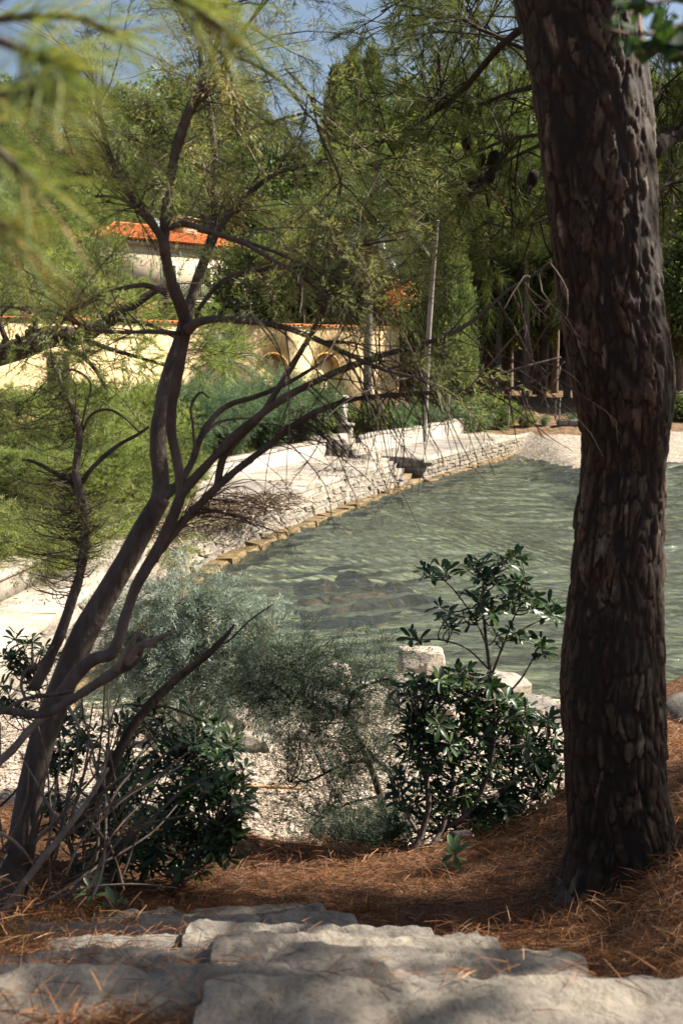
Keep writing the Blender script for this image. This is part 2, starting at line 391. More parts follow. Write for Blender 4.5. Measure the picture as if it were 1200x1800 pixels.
WB = np.array([2.55, 51.0]); WDIR = np.array([-.665, -.747]); WN = np.array([.747, -.665])
def HT(x, y):
    x = np.asarray(x, float); y = np.asarray(y, float)
    # near bank
    zb = np.interp(y, [-30, -1, 1.6, 2.3, 2.8, 3.2, 3.6, 4.1, 5.3, 9, 14], [8, 3.0, 2.78, 2.70, 2.47, 2.31, 2.15, 2.00, 1.75, 1.62, 1.5])
    up = (.1*np.maximum(0, x-.2)+.42*np.clip(x-.85, 0, 1.0))*(1-.92*sm(4.9, 7.2, y))+.06*np.maximum(0, -1-x)
    bank = zb+up
    beach = np.interp(y, [5, 6.5, 12, 13.2, 16, 20, 30], [.62, .55, .24, .02, -.28, -.75, -1.5])
    k = sm(0, 1.35, y-crest(x))
    near = bank*(1-k)+beach*k
    # sea bed
    d = np.minimum(x-xq(y), shore_far(x)-y)
    bed = np.maximum(near, -1.6)
    bed = np.maximum(bed, -.35-.16*np.maximum(d, 0))
    # far beach
    db = y-shore_far(x)
    fb = np.where(db > 0, np.minimum(.12*db, .7+.05*(db-5)), -.06-.1*np.minimum(-db, 8))
    fb = np.minimum(fb, 1.6)
    sea = np.where((x > xq(y)) & (db > -2.5) & (y > 30), np.maximum(bed, fb), bed)
    # land behind the quay
    dq = (xq(y)-x)*.93
    bk = np.where(y < 23.5, 5.7, 2.95)
    land = -.7+sm(1.2, 2.1, dq)*1.32+sm(bk-.1, bk+.4, dq)*.55+np.clip(dq-bk, 0, 9)*.09
    land = np.where((y > 36.1) & (y < 39.0) & (dq < 3.6), np.minimum(land, -.6), land)
    fl = np.where(y > 47, 1.5*np.ones_like(x), land)
    land = land*(1-sm(45, 48, y))+np.interp(y, [45, 51, 53, 58], [.62, .85, 1.1, 1.5])*sm(45, 48, y)
    z = np.where((dq > -.02) & (y > 13.2), land, sea)
    z = np.where(y <= 13.2, near, z)
    # garden behind the yellow wall
    rx = x-WB[0]; ry = y-WB[1]
    dw = -(rx*WN[0]+ry*WN[1]); al = rx*WDIR[0]+ry*WDIR[1]
    z = np.where((y > 13.0) & (y < 15.5) & (dq > -.6), np.minimum(z, .5), z)
    gm = sm(.9, 1.6, dw)*sm(-4, 1, al)*(y > 20)
    z = z*(1-gm)+np.maximum(z, 4.75)*gm
    z = z+.3*np.maximum(0, y-90)*(1-.0*x)+.1*np.maximum(0, -x-40)
    z = z-.12*np.maximum(0, y-180)
    # relief
    P = np.stack([x, y], -1)
    land_near = (y < 7)*1.0
    z = z+vnoise(P, 1.6, 3, 2)*.035+vnoise(P, 7, 5, 2)*.012*land_near
    return z

def frange(a, b, s): return np.arange(a, b, s)
xs = np.concatenate([frange(-300, -40, 20), frange(-40, -6, .7), frange(-6, -3, .25), frange(-3, 3.5, .06), frange(3.5, 14, .3), frange(14, 60, 2), frange(60, 301, 20)])
ys = np.concatenate([frange(-40, 0, 2), frange(0, 1.5, .2), frange(1.5, 8, .06), frange(8, 16, .12), frange(16, 56, .4), frange(56, 120, 2), frange(120, 421, 20)])
X, Y = np.meshgrid(xs, ys, indexing='ij')
Z = HT(X, Y)
VG = np.stack([X, Y, Z], -1).reshape(-1, 3)
nx, ny = len(xs), len(ys)
ii, jj = np.meshgrid(np.arange(nx-1), np.arange(ny-1), indexing='ij')
QG = np.stack([ii*ny+jj, (ii+1)*ny+jj, (ii+1)*ny+jj+1, ii*ny+jj+1], -1).reshape(-1, 4)
cx = VG[QG].mean(1)
cxx, cyy, czz = cx[:, 0], cx[:, 1], cx[:, 2]
is_sea = (cxx > xq(cyy)-.3) & (cyy > 12.7) & (cyy < shore_far(cxx)-.1)
is_fb = (cxx > xq(cyy)) & (cyy >= shore_far(cxx)-.1) & (cyy < shore_far(cxx)+6.5) & (cyy > 30)
is_nb = (cyy > crest(cxx)+.9) & (cyy <= 12.7) & ~is_sea
is_bank = (cyy <= crest(cxx)+.9) & (cyy <= 12.7) | ((cyy <= crest(cxx)+.9) & (cxx > 3) & (cyy < 17))
is_bank &= ~is_nb
is_forest = ~(is_sea | is_fb | is_nb | is_bank)

def mat_ground(name, stops, s1, s2, rough=.95, bump=.6, bs=60, bdist=.01):
    m, n, l, out = new_mat(name)
    tc = n.new('ShaderNodeTexCoord')
    a = n.new('ShaderNodeTexNoise'); a.inputs['Scale'].default_value = s1; a.inputs['Detail'].default_value = 8; l.new(tc.outputs['Object'], a.inputs[0])
    b = n.new('ShaderNodeTexVoronoi'); b.inputs['Scale'].default_value = s2; l.new(tc.outputs['Object'], b.inputs[0])
    mm = n.new('ShaderNodeMix'); mm.inputs[0].default_value = .45
    sp = n.new('ShaderNodeSeparateColor'); l.new(b.outputs['Color'], sp.inputs[0])
    l.new(a.outputs['Fac'], mm.inputs[2]); l.new(sp.outputs[0], mm.inputs[3])
    r = ramp(n, stops); l.new(mm.outputs[0], r.inputs[0])
    p = n.new('ShaderNodeBsdfPrincipled'); p.inputs['Roughness'].default_value = rough; p.inputs['Specular IOR Level'].default_value = .15
    l.new(r.outputs[0], p.inputs['Base Color'])
    bn = n.new('ShaderNodeBump'); bn.inputs['Strength'].default_value = bump; bn.inputs['Distance'].default_value = bdist
    ad = n.new('ShaderNodeMath'); ad.operation = 'ADD'
    l.new(b.outputs['Distance'], ad.inputs[0]); l.new(a.outputs['Fac'], ad.inputs[1]); l.new(ad.outputs[0], bn.inputs['Height'])
    l.new(bn.outputs[0], p.inputs['Normal']); l.new(p.outputs[0], out.inputs[0])
    return m
M['soil'] = mat_ground('soil', [(.2, (.035, .018, .010)), (.5, (.085, .042, .022)), (.8, (.16, .085, .045))], 9, 60)
M['pebble_bed'] = mat_ground('pebble_bed', [(.15, (.14, .112, .085)), (.5, (.36, .295, .23)), (.85, (.56, .48, .39))], 6, 34, bdist=.02)
M['beach_far'] = mat_ground('beach_far', [(.15, (.13, .105, .08)), (.5, (.30, .25, .195)), (.85, (.45, .39, .32))], 3, 12, bdist=.03)
M['forest_soil'] = mat_ground('forest_soil', [(.2, (.07, .04, .02)), (.5, (.15, .09, .05)), (.85, (.26, .18, .10))], 1.2, 6, bdist=.05)
def mat_bed():
    m, n, l, out = new_mat('seabed')
    tc = n.new('ShaderNodeTexCoord')
    a = n.new('ShaderNodeTexNoise'); a.inputs['Scale'].default_value = .38; a.inputs['Detail'].default_value = 5; l.new(tc.outputs['Object'], a.inputs[0])
    b = n.new('ShaderNodeTexVoronoi'); b.inputs['Scale'].default_value = 5; l.new(tc.outputs['Object'], b.inputs[0])
    sp = n.new('ShaderNodeSeparateColor'); l.new(b.outputs['Color'], sp.inputs[0])
    mm = n.new('ShaderNodeMix'); mm.inputs[0].default_value = .28
    l.new(a.outputs['Fac'], mm.inputs[2]); l.new(sp.outputs[0], mm.inputs[3])
    r = ramp(n, [(.33, (.12, .085, .048)), (.43, (.25, .21, .115)), (.55, (.42, .395, .25)), (.8, (.56, .54, .39))]); l.new(mm.outputs[0], r.inputs[0])
    p = n.new('ShaderNodeBsdfPrincipled'); p.inputs['Roughness'].default_value = .9
    l.new(r.outputs[0], p.inputs['Base Color']); l.new(p.outputs[0], out.inputs[0])
    return m
M['seabed'] = mat_bed()

def sub_ground(name, mask, mat):
    Q = QG[mask]; u, inv = np.unique(Q, return_inverse=True)
    mb = MB(); mb.add(VG[u], Q=inv.reshape(-1, 4))
    o = mb.build(name, mat, smooth=True); return tag(o, kind='structure')
sub_ground('ground', is_bank, M['soil'])
sub_ground('beach', is_nb, M['pebble_bed'])
sub_ground('beach_far', is_fb, M['beach_far'])
sub_ground('seabed', is_sea, M['seabed'])
sub_ground('terrain', is_forest, M['forest_soil'])

# ------------------------------------------------------------------ water
def mat_water():
    m, n, l, out = new_mat('water')
    tc = n.new('ShaderNodeTexCoord')
    mp = n.new('ShaderNodeMapping'); mp.inputs['Scale'].default_value = (2.2, 5.5, 1); mp.inputs['Rotation'].default_value = (0, 0, R(-14)); l.new(tc.outputs['Object'], mp.inputs[0])
    a = n.new('ShaderNodeTexNoise'); a.inputs['Scale'].default_value = 2.2; a.inputs['Detail'].default_value = 5; a.inputs['Roughness'].default_value = .6; l.new(mp.outputs[0], a.inputs[0])
    bn = n.new('ShaderNodeBump'); bn.inputs['Strength'].default_value = .9; bn.inputs['Distance'].default_value = .05; l.new(a.outputs['Fac'], bn.inputs['Height'])
    gl = n.new('ShaderNodeBsdfGlossy'); gl.inputs['Roughness'].default_value = .02; l.new(bn.outputs[0], gl.inputs['Normal'])
    tr = n.new('ShaderNodeBsdfTransparent'); tr.inputs[0].default_value = (.80, .87, .79, 1)
    df = n.new('ShaderNodeBsdfDiffuse'); df.inputs[0].default_value = (.14, .165, .135, 1); l.new(bn.outputs[0], df.inputs['Normal'])
    m1 = n.new('ShaderNodeMixShader'); m1.inputs[0].default_value = .2; l.new(tr.outputs[0], m1.inputs[1]); l.new(df.outputs[0], m1.inputs[2])
    fr = n.new('ShaderNodeFresnel'); fr.inputs[0].default_value = 1.37; l.new(bn.outputs[0], fr.inputs['Normal'])
    m2 = n.new('ShaderNodeMixShader'); l.new(fr.outputs[0], m2.inputs[0]); l.new(m1.outputs[0], m2.inputs[1]); l.new(gl.outputs[0], m2.inputs[2])
    l.new(m2.outputs[0], out.inputs[0])
    return m
wx = np.concatenate([frange(-7, 15, .11), frange(15, 200, 6)]); wy = np.concatenate([frange(10.8, 32, .06), frange(32, 52, .12), frange(52, 66, 1)])
WX, WY = np.meshgrid(wx, wy, indexing='ij')
WZ = np.zeros_like(WX)
wr = np.random.default_rng(3)
warp = vnoise(np.stack([WX, WY], -1), .5, 9, 2)
for q in range(22):
    lam = wr.uniform(.26, .9) if q < 17 else wr.uniform(1.1, 2.4); a = R(-90+18)+wr.normal(0, .42)
    kx, ky = math.cos(a)*2*PI/lam, math.sin(a)*2*PI/lam
    WZ += lam*(.019 if q < 17 else .007)*np.sin(kx*WX+ky*WY+wr.uniform(0, 6.3)+warp*2.2)
WZ *= np.clip(.85+.95*vnoise(np.stack([WX, WY*.7], -1), .3, 21, 3), .25, 2)
WZ = np.where(WX > 15, 0, WZ)
mb = MB(); nw = len(wy)
ii, jj = np.meshgrid(np.arange(len(wx)-1), np.arange(nw-1), indexing='ij')
mb.add(np.stack([WX, WY, WZ], -1).reshape(-1, 3), Q=np.stack([ii*nw+jj, (ii+1)*nw+jj, (ii+1)*nw+jj+1, ii*nw+jj+1], -1).reshape(-1, 4))
tag(mb.build('water', mat_water(), smooth=True), kind='structure')

# ------------------------------------------------------------------ stones
def rock_mesh(name, seed, mat, sub=2, cuts=7, noise=.12, sx=1, sy=1, sz=1, smooth=False):
    r = np.random.default_rng(seed)
    bm = bmesh.new(); bmesh.ops.create_icosphere(bm, subdivisions=sub, radius=1)
    V = np.array([v.co[:] for v in bm.verts]); T = np.array([[v.index for v in f.verts] for f in bm.faces]); bm.free()
    V = V*1.15
    for c in range(cuts):
        n_ = nrm(r.normal(size=3)*np.array([1, 1, 1.0])); d = r.uniform(.48, .85)
        e = np.maximum(0, V@n_-d); V = V-e[:, None]*n_
    V = V+V*(vnoise(V, 2.2, seed, 3)*noise)[:, None]
    V = V*np.array([sx, sy, sz])
    mb = MB(); mb.add(V, T=T); return mb.mesh(name, mat, smooth)

def block_mesh(name, seed, mat, jit=.075):
    """a rough hewn unit block, about 1 x 1 x 1, 44 triangles"""
    r = np.random.default_rng(seed)
    bm = bmesh.new(); bmesh.ops.create_cube(bm, size=1)
    bmesh.ops.bevel(bm, geom=list(bm.edges), offset=.12, segments=1, affect='EDGES')
    for v in bm.verts: v.co += Vector(r.normal(0, jit, 3))
    me = bpy.data.meshes.new(name); bm.to_mesh(me); bm.free(); me.materials.append(mat)
    return me

qstones = [block_mesh('quay_block', s, M['quay_stone']) for s in range(7)]
astones = [block_mesh('footing_block', 20+s, M['algae_stone'], .06) for s in range(4)]

def resample(P, step):
    P = np.asarray(P, float); s = np.concatenate([[0], np.cumsum(np.linalg.norm(np.diff(P, axis=0), axis=1))])
    t = np.arange(0, s[-1], step); t = np.append(t, s[-1])
    return np.stack([np.interp(t, s, P[:, k]) for k in range(P.shape[1])], -1), t

def offs(P, d):
    T = nrm(np.gradient(P, axis=0)); N = np.stack([-T[:, 1], T[:, 0]], -1)
    return P+N*d

def strip(mb, A, za, B, zb):
    n = len(A); V = np.vstack([np.column_stack([A, np.full(n, za) if np.isscalar(za) else za]), np.column_stack([B, np.full(n, zb) if np.isscalar(zb) else zb])])
    i = np.arange(n-1); mb.add(V, Q=np.stack([i, i+1, n+i+1, n+i], -1))

def quay(name, label, P, width, ztop, courses, zback, seed, pre=None, batter=0.0):
    t = thing(name, label, 'quay', (P[0][0], P[0][1], 0))
    L0 = np.array(t.location)[:2]
    P = np.asarray(P, float)-L0
    F, _ = resample(P, .5)
    wd = width if np.isscalar(width) else np.interp(np.arange(len(F))/(len(F)-1), *width)
    T = nrm(np.gradient(F, axis=0)); N = np.stack([-T[:, 1], T[:, 0]], -1)
    A = F; Bk = F+N*np.atleast_1d(wd)[:, None] if not np.isscalar(wd) else F+N*wd
    mb = MB(); bo = batter*(courses-.6); strip(mb, A+N*(.05-.03*(batter > 0)), ztop-.08, A+N*(.05-bo), .04); strip(mb, A+N*(.05-bo), .04, A+N*(.05-bo), -.9)
    strip(mb, Bk, -.5, Bk, zback-.12)
    for e, sgn in ((0, 1), (-1, -1)):
        p0, p1 = A[e]+N[e]*.05, Bk[e]
        mb.add([(*p0, -.9), (*p1, -.9), (*p1, zback-.08), (*p0, ztop-.08)], Q=[(0, 1, 2, 3)])
    mb.build('core', M['quay_core'], t)
    # deck slabs of concrete, worn, cast bay by bay
    nb = 5; r = np.random.default_rng(seed)
    for s in range(0, len(F)-1, nb):
        e = min(s+nb, len(F)-1)
        mb = MB(); idx = np.arange(s, e+1)
        a = A[idx]-N[idx]*.03; b = Bk[idx]
        sh = T[idx]*0; sh[0] = T[s]*.006; sh[-1] = -T[e]*.006
        a = a+sh; b = b+sh; m = 7
        rows = [a*(1-q)+b*q for q in np.linspace(0, 1, m)]
        zr = [ztop*(1-q)+zback*q for q in np.linspace(0, 1, m)]
        V = np.vstack([np.column_stack([rw, np.full(len(rw), z)]) for rw, z in zip(rows, zr)])
        V[:, 2] += vnoise(V, 1.3, seed+s, 3)*.012
        k = len(idx); Q = []
        for q in range(m-1):
            for c in range(k-1): Q.append((q*k+c, q*k+c+1, (q+1)*k+c+1, (q+1)*k+c))
        lowr = V[:k]-np.array([0, 0, .1]); lo = len(V)
        V = np.vstack([V, lowr])
        for c in range(k-1): Q.append((lo+c, lo+c+1, c+1, c))
        for c_, on in ((0, s == 0), (k-1, e == len(F)-1)):
            if on:
                up_ = V[[q*k+c_ for q in range(m)]]; b0_ = len(V); V = np.vstack([V, up_-np.array([0, 0, .14])])
                for q in range(m-1): Q.append((q*k+c_, (q+1)*k+c_, b0_+q+1, b0_+q))
        mb.add(V, Q=Q); mb.build('deck_slab', M['concrete'], t)
    # courses of stones
    zs = np.linspace(.02, ztop-.1, courses+1)
    S, tt = resample(P if pre is None else np.vstack([np.asarray(pre, float)[None]-L0, P]), .02)
    Ts = nrm(np.gradient(S, axis=0)); Ns = np.stack([-Ts[:, 1], Ts[:, 0]], -1)
    for c in range(courses):
        pos = -r.uniform(0, .3); h = zs[c+1]-zs[c]
        while pos < tt[-1]:
            ln = r.uniform(.28, .62); mid = pos+ln/2
            if 0 <= mid <= tt[-1]:
                i = min(int(mid/.02), len(S)-1)
                o = link('stone', qstones[r.integers(7)], t)
                pr = r.uniform(.0, .035)
                q = S[i]+Ns[i]*(.10-pr*(1+batter*9)-batter*(courses-1-c))
                o.location = (q[0], q[1], zs[c]+h/2+r.normal(0, .006))
                o.rotation_euler = (r.normal(0, .02+batter*.6)-batter*1.2, r.normal(0, .03+batter*.3), math.atan2(Ts[i][1], Ts[i][0]))
                o.scale = (ln-.02, .22, h*r.uniform(.8, 1.06))
            pos += ln
    pos = 0
    while pos < tt[-1]-.2:
        ln = r.uniform(.4, .8); i = min(int((pos+ln/2)/.02), len(S)-1)
        o = link('footing_stone', astones[r.integers(4)], t); q = S[i]-Ns[i]*(r.uniform(.02, .1)+batter*courses)
        o.location = (q[0], q[1], -.02+r.normal(0, .02)); o.rotation_euler = (0, 0, math.atan2(Ts[i][1], Ts[i][0])+r.normal(0, .05)); o.scale = (ln, .42, .22)
        pos += ln
    return t

P1 = [(QX[k], QY[k]) for k in range(1, 7)]
quay('stone_quay', 'long pale stone quay with a white concrete deck beside the tamarisk bank', P1, ([0, .33, .42, 1], [6.2, 5.6, 2.4, 2.3]), .74, 4, .86, 1, batter=.14)
P2 = [(2.7, 37.4), (5.4, 43.4), (8.0, 49.3), (9.4, 50.3)]
quay('stone_quay', 'far stone block quay by the pebble beach past the shaded steps', P2, ([0, .75, .9, 1], [2.3, 2.2, 1.6, .8]), .72, 4, .80, 2, pre=(.85, 38.22))

def ribbon_wall(name, label, P, base, top, th, mat, capm, seed, cap=.07):
    t = thing(name, label, 'wall', (P[0][0], P[0][1], base))
    P = np.asarray(P, float)-np.array(t.location)[:2]
    F, _ = resample(P, .4); T = nrm(np.gradient(F, axis=0)); N = np.stack([-T[:, 1], T[:, 0]], -1)
    h = top-base; hh = np.full(len(F), h)+vnoise(np.column_stack([F, F[:, :1]*0]), .6, seed, 2)*.04
    B = F+N*th
    mb = MB(); strip(mb, F, hh-cap, F, -.5); strip(mb, B, -.5, B, hh-cap)
    for e in (0, -1): mb.add([(*F[e], -.5), (*B[e], -.5), (*B[e], hh[e]-cap), (*F[e], hh[e]-cap)], Q=[(0, 1, 2, 3)])
    mb.build('wall_face', mat, t)
    st = 4
    for s in range(0, len(F)-1, st):
        e = min(s+st, len(F)-1); i = np.arange(s, e+1); k = len(i)
        a = F[i]-N[i]*.03; b = B[i]+N[i]*.03
        a[0] += T[s]*.006; b[0] += T[s]*.006; a[-1] -= T[e]*.006; b[-1] -= T[e]*.006
        V = np.vstack([np.column_stack([a, hh[i]-cap]), np.column_stack([a, hh[i]]), np.column_stack([b, hh[i]]), np.column_stack([b, hh[i]-cap])]); Q = []
        for q in range(3):
            for c in range(k-1): Q.append((q*k+c, q*k+c+1, (q+1)*k+c+1, (q+1)*k+c))
        Q += [(0, k, 2*k, 3*k), (k-1, 4*k-1, 3*k-1, 2*k-1)]
        mb = MB(); mb.add(V, Q=Q); mb.build('coping_slab', capm, t)
    return t
F1, _ = resample(P1, .5); O1 = offs(F1, 2.33); O1 = O1[(O1[:, 1] > 25.5)]
ribbon_wall('parapet_wall', 'low white plastered wall behind the long quay deck', O1, .8, 1.38, .3, M['plaster_white'], M['concrete'], 4)
F2, _ = resample(P2[:3], .5); O2 = offs(F2, 2.25)
ribbon_wall('parapet_wall', 'low curved cream wall along the back of the far quay', O2, .75, 1.42, .3, M['plaster_white'], M['concrete'], 5)

# stair flight between the two quays: climbs from the water to the pillar
st = thing('stone_stairs', 'pale stone steps climbing from the water between the two quays', 'stairs', (2.1, 36.95, 0), math.atan2(.42, -.9))
for q in range(10):
    mb = MB(); x0 = -.35+q*.30; z = .10+q*.155
    mb.box((x0, -.62, -.9), (x0+.34-.001*q, .62-.002*q, z))
    o = mb.build('step', M['algae_stone'] if q < 2 else M['concrete'], st)
o = MB(); o.box((2.67, -.6, -.9), (5.6, .58, 1.49)); o.build('landing', M['concrete'], st)

# pillar at the head of the steps
pp = at(602, 776, 38.8)
t = thing('stone_pillar', 'square stone gate pillar at the head of the quay steps', 'pillar', (pp[0], 38.8, 1.2), R(25))
mb = MB(); mb.box((-.26, -.26, -.3), (.26, .26, at(602, 748, 38.8)[2]-1.2)); mb.build('shaft', M['quay_stone'], t)
zt = at(602, 748, 38.8)[2]-1.2
mb = MB(); mb.box((-.31, -.31, zt), (.31, .31, zt+.09)); mb.build('cap', M['concrete'], t)
mb = MB(); mb.box((-.12, -.12, zt+.09), (.12, .12, zt+.95)); mb.box((-.16, -.16, zt+.95), (.16, .16, zt+1.02)); mb.build('lit_wall_strip', M['trim_white'], t)  # added white column standing in for a sunlit strip of wall

# raised terrace at the near end of the quay
t = thing('terrace_block', 'low raised concrete terrace with a rough side wall on the quay', 'terrace', (-4.45, 17.6, .7), R(-8))
mb = MB(); mb.box((-5, -3.4, 0), (0, 0, .36)); mb.build('terrace_side', M['quay_core'], t)
mb = MB(); mb.box((-5.02, -3.43, .36), (.03, .03, .43)); mb.build('terrace_top', M['concrete'], t)

# low walls by the far beach
t = thing('beach_wall', 'short dark stone wall at the back of the far beach', 'wall', (9.75, 51.2, .9))
mb = MB(); mb.box((0, 0, -.5), (3.2, .45, .32)); mb.build('core', M['quay_core'], t)
r_ = np.random.default_rng(5)
for c in range(2):
    pos = .02
    while pos < 3.1:
        ln = r_.uniform(.3, .55); o = link('stone', qstones[r_.integers(7)], t); o.location = (pos+ln/2, -.02, -.05+c*.24); o.scale = (ln-.03, .16, .22); pos += ln

# ------------------------------------------------------------------ yellow garden wall
wt = thing('garden_wall', 'tall yellow plaster garden wall with orange tile coping below the house', 'wall', (WB[0], WB[1], 1.0), math.atan2(WDIR[1], WDIR[0]))
TOPW = 5.22-1.0; LW = 30.0
def wall_s(px, Yhint=None):
    """distance along the wall from its far end for an image column"""
    u = (px-600)/2000
    s = (u*WB[1]-WB[0])/(WDIR[0]-u*WDIR[1]); return s
mb = MB()
# arched recesses are real: the body is pieced round them
arch = [(wall_s(572), 1.7), (wall_s(480), 1.7)]
zsp = 2.55
edges = [0]+sum([[s-wd/2, s+wd/2] for s, wd in arch], [])+[LW]
for k in range(0, len(edges)-1, 2): mb.box((edges[k], -.5, -1), (edges[k+1], 0, TOPW))
for s, wd in arch:
    n = 14
    for q in range(n):
        a0 = PI*q/n; a1 = PI*(q+1)/n
        x0, x1 = s-math.cos(a0)*wd/2, s-math.cos(a1)*wd/2
        z0, z1 = zsp+math.sin(a0)*wd/2*.75, zsp+math.sin(a1)*wd/2*.75
        mb.add([(x0, 0, z0), (x1, 0, z1), (x1, 0, TOPW), (x0, 0, TOPW), (x0, -.3, z0), (x1, -.3, z1)], Q=[(0, 1, 2, 3), (0, 4, 5, 1)])
    mb.box((s-wd/2, -.5, -1), (s+wd/2, -.3, TOPW))
mb.build('wall_body', M['plaster_yellow'], wt)
for s, wd in arch:
    m2 = MB(); n = 12; pts = [(s-math.cos(PI*q/n)*wd/2, .015, zsp+math.sin(PI*q/n)*wd/2*.75) for q in range(n+1)]
    tube(m2, pts, [.04]*len(pts), 6, 1); m2.build('arch_moulding', M['plaster_ochre'], wt)
mb = MB(); mb.box((0, -.56, TOPW), (LW, .06, TOPW+.05)); mb.build('coping_bed', M['plaster_cream'], wt)
n = 7; V = []
for e in (-.36, .36):
    for q in range(n+1): V.append((math.cos(PI*q/n)*.11, e, math.sin(PI*q/n)*.085))
    for q in range(n+1): V.append((math.cos(PI*q/n)*.09, e, math.sin(PI*q/n)*.065))
Q = [(q, q+1, 2*n+3+q, 2*n+2+q) for q in range(n)]+[(q, n+1+q, n+2+q, q+1) for q in range(n)]+[(2*n+2+q, 2*n+3+q, 3*n+4+q, 3*n+3+q) for q in range(n)]
mb = MB(); mb.add(V, Q=Q); tile_me = mb.mesh('tile', M['tile'], False)
r_ = np.random.default_rng(8)
for k in range(int(LW/.23)):
    o = link('tile', tile_me, wt); o.location = (.12+k*.23, -.25, TOPW+.05); o.rotation_euler = (r_.normal(0, .03)-.06, 0, r_.normal(0, .03))
sw = wall_s(107)
m2 = MB(); m2.box((sw-.42, -.02, 1.95), (sw+.42, .03, 3.15)); wf = m2.build('window', M['shutter'], wt)
m2 = MB()
for q in range(11): m2.box((sw-.38, .03, 2.0+q*.105), (sw+.38, .06, 2.06+q*.105))
m2.build('louvres', M['shutter'], wf)
m2 = MB(); m2.box((sw-.52, .0, 3.15), (sw+.52, .07, 3.24)); m2.build('lintel', M['plaster_ochre'], wf)
m2 = MB(); m2.box((wall_s(330), .0, 1.62), (LW, .12, 1.78)); m2.build('base_moulding', M['plaster_cream'], wt)

# small ochre building left of the house, seen above the wall
# ------------------------------------------------------------------ the house
HD = np.array([at(462, 500, 77)[0], 77.0]); HZ = 4.7
ht = thing('villa', 'cream two storey villa with orange tiled hip roof and a balcony', 'house', (HD[0], HD[1], HZ), math.atan2(WDIR[1], WDIR[0]))
def hs(px):
    u = (px-600)/2000; return (u*HD[1]-HD[0])/(WDIR[0]-u*WDIR[1])
def hz(px, py):
    s = hs(px); y = HD[1]+WDIR[1]*s; return at(px, py, y)[2]-HZ
EZ = hz(412, 438); BF = hz(400, 532); HL = 13.0; DP = 8.0
mb = MB(); mb.box((0, -DP, BF-.1), (HL, 0, EZ)); mb.build('upper_wall', M['plaster_cream'], ht)
mb = MB(); mb.box((.02, -DP+.02, -.5), (HL, -.02, BF-.1)); mb.build('lower_wall', M['plaster_ochre'], ht)
# cornice with dentils
mb = MB(); mb.box((-.25, -DP-.2, EZ-.22), (HL+.2, .25, EZ)); mb.build('cornice', M['trim_white'], ht)
mb = MB()
for q in range(int(HL/.32)): mb.box((q*.32, .25, EZ-.16), (q*.32+.15, .38, EZ-.01))
mb.build('dentils', M['trim_white'], ht)
# hip roof: ridge + tile rows on the two visible slopes
ov = .5; RZ = hz(300, 388)-EZ+.1
rx0, rx1 = 4.0, HL-4.0; yr = -DP/2
e = [(-ov, ov), (HL+ov, ov), (HL+ov, -DP-ov), (-ov, -DP-ov)]
V = [(a, b, EZ+.02) for a, b in e]+[(rx0, yr, EZ+RZ), (rx1, yr, EZ+RZ)]
mb = MB(); mb.add(V, Q=[(0, 1, 5, 4), (2, 3, 4, 5)], T=[(3, 0, 4), (1, 2, 5)]); mb.add([(v[0], v[1], EZ) for v in V[:4]], Q=[(0, 1, 2, 3)])
rf = mb.build('roof', M['tile'], ht)
def rows(name, a, b, c, d, nrm_):
    """barrel tile rows: from points along eave a-b up to the ridge/hip"""
    m = MB(); a, b, c, d = map(np.array, (a, b, c, d))
    Ln = np.linalg.norm(b-a); nrow = int(Ln/.24)
    ex = (b-a)/Ln; upv = None
    s0 = np.dot(c-a, ex); s1 = np.dot(d-a, ex)
    hgt = (c-a)-ex*s0; Hn = np.linalg.norm(hgt); hv = hgt/Hn
    for q in range(nrow):
        s = (q+.5)*Ln/nrow
        top = Hn*min(1, s/max(s0, .01), (Ln-s)/max(Ln-s1, .01))
        if top < .15: continue
        nt_ = max(1, int(top/.42)); p0 = a+ex*s
        for k in range(nt_):
            q0 = p0+hv*(top*k/nt_-.03); q1 = p0+hv*(top*(k+1)/nt_)
            lift = np.array(nrm_)*.02
            Vv = []
            for pnt, rr, lf in ((q0, .115, .03), (q1, .095, 0)):
                for w_ in range(5):
                    an = PI*w_/4; Vv.append(pnt+ex*math.cos(an)*rr+np.array(nrm_)*(math.sin(an)*rr*.8+lf))
            m.add(Vv, Q=[(w_, w_+1, 6+w_, 5+w_) for w_ in range(4)], tint=random.random())
    return m.build(name, M['tile'], rf)
sl_ = math.atan2(RZ, DP/2+ov)
rows('tile_rows', V[0], V[1], V[4], V[5], (0, math.sin(sl_), math.cos(sl_)))
sl2 = math.atan2(RZ, rx0+ov)
rows('tile_rows', V[3], V[0], V[4], V[4], (-math.sin(sl2), 0, math.cos(sl2)))
for a, b in ((V[4], V[5]), (V[0], V[4]), (V[1], V[5])):
    m2 = MB(); tube(m2, [a, (np.array(a)+b)/2, b], [.13, .13, .13], 6, 3); m2.build('ridge_tiles', M['tile'], rf)
# chimney with two faces
cs = hs(380)
mb = MB(); cz0 = EZ+.3; cz1 = hz(368, 378)
mb.box((cs-.8, -3.2, cz0), (cs+.8, -2.4, cz1)); ch = mb.build('chimney', M['chimney'], ht)
mb = MB(); mb.box((cs-.92, -3.3, cz1), (cs+.92, -2.3, cz1+.12)); mb.build('chimney_cap', M['plaster_cream'], ch)
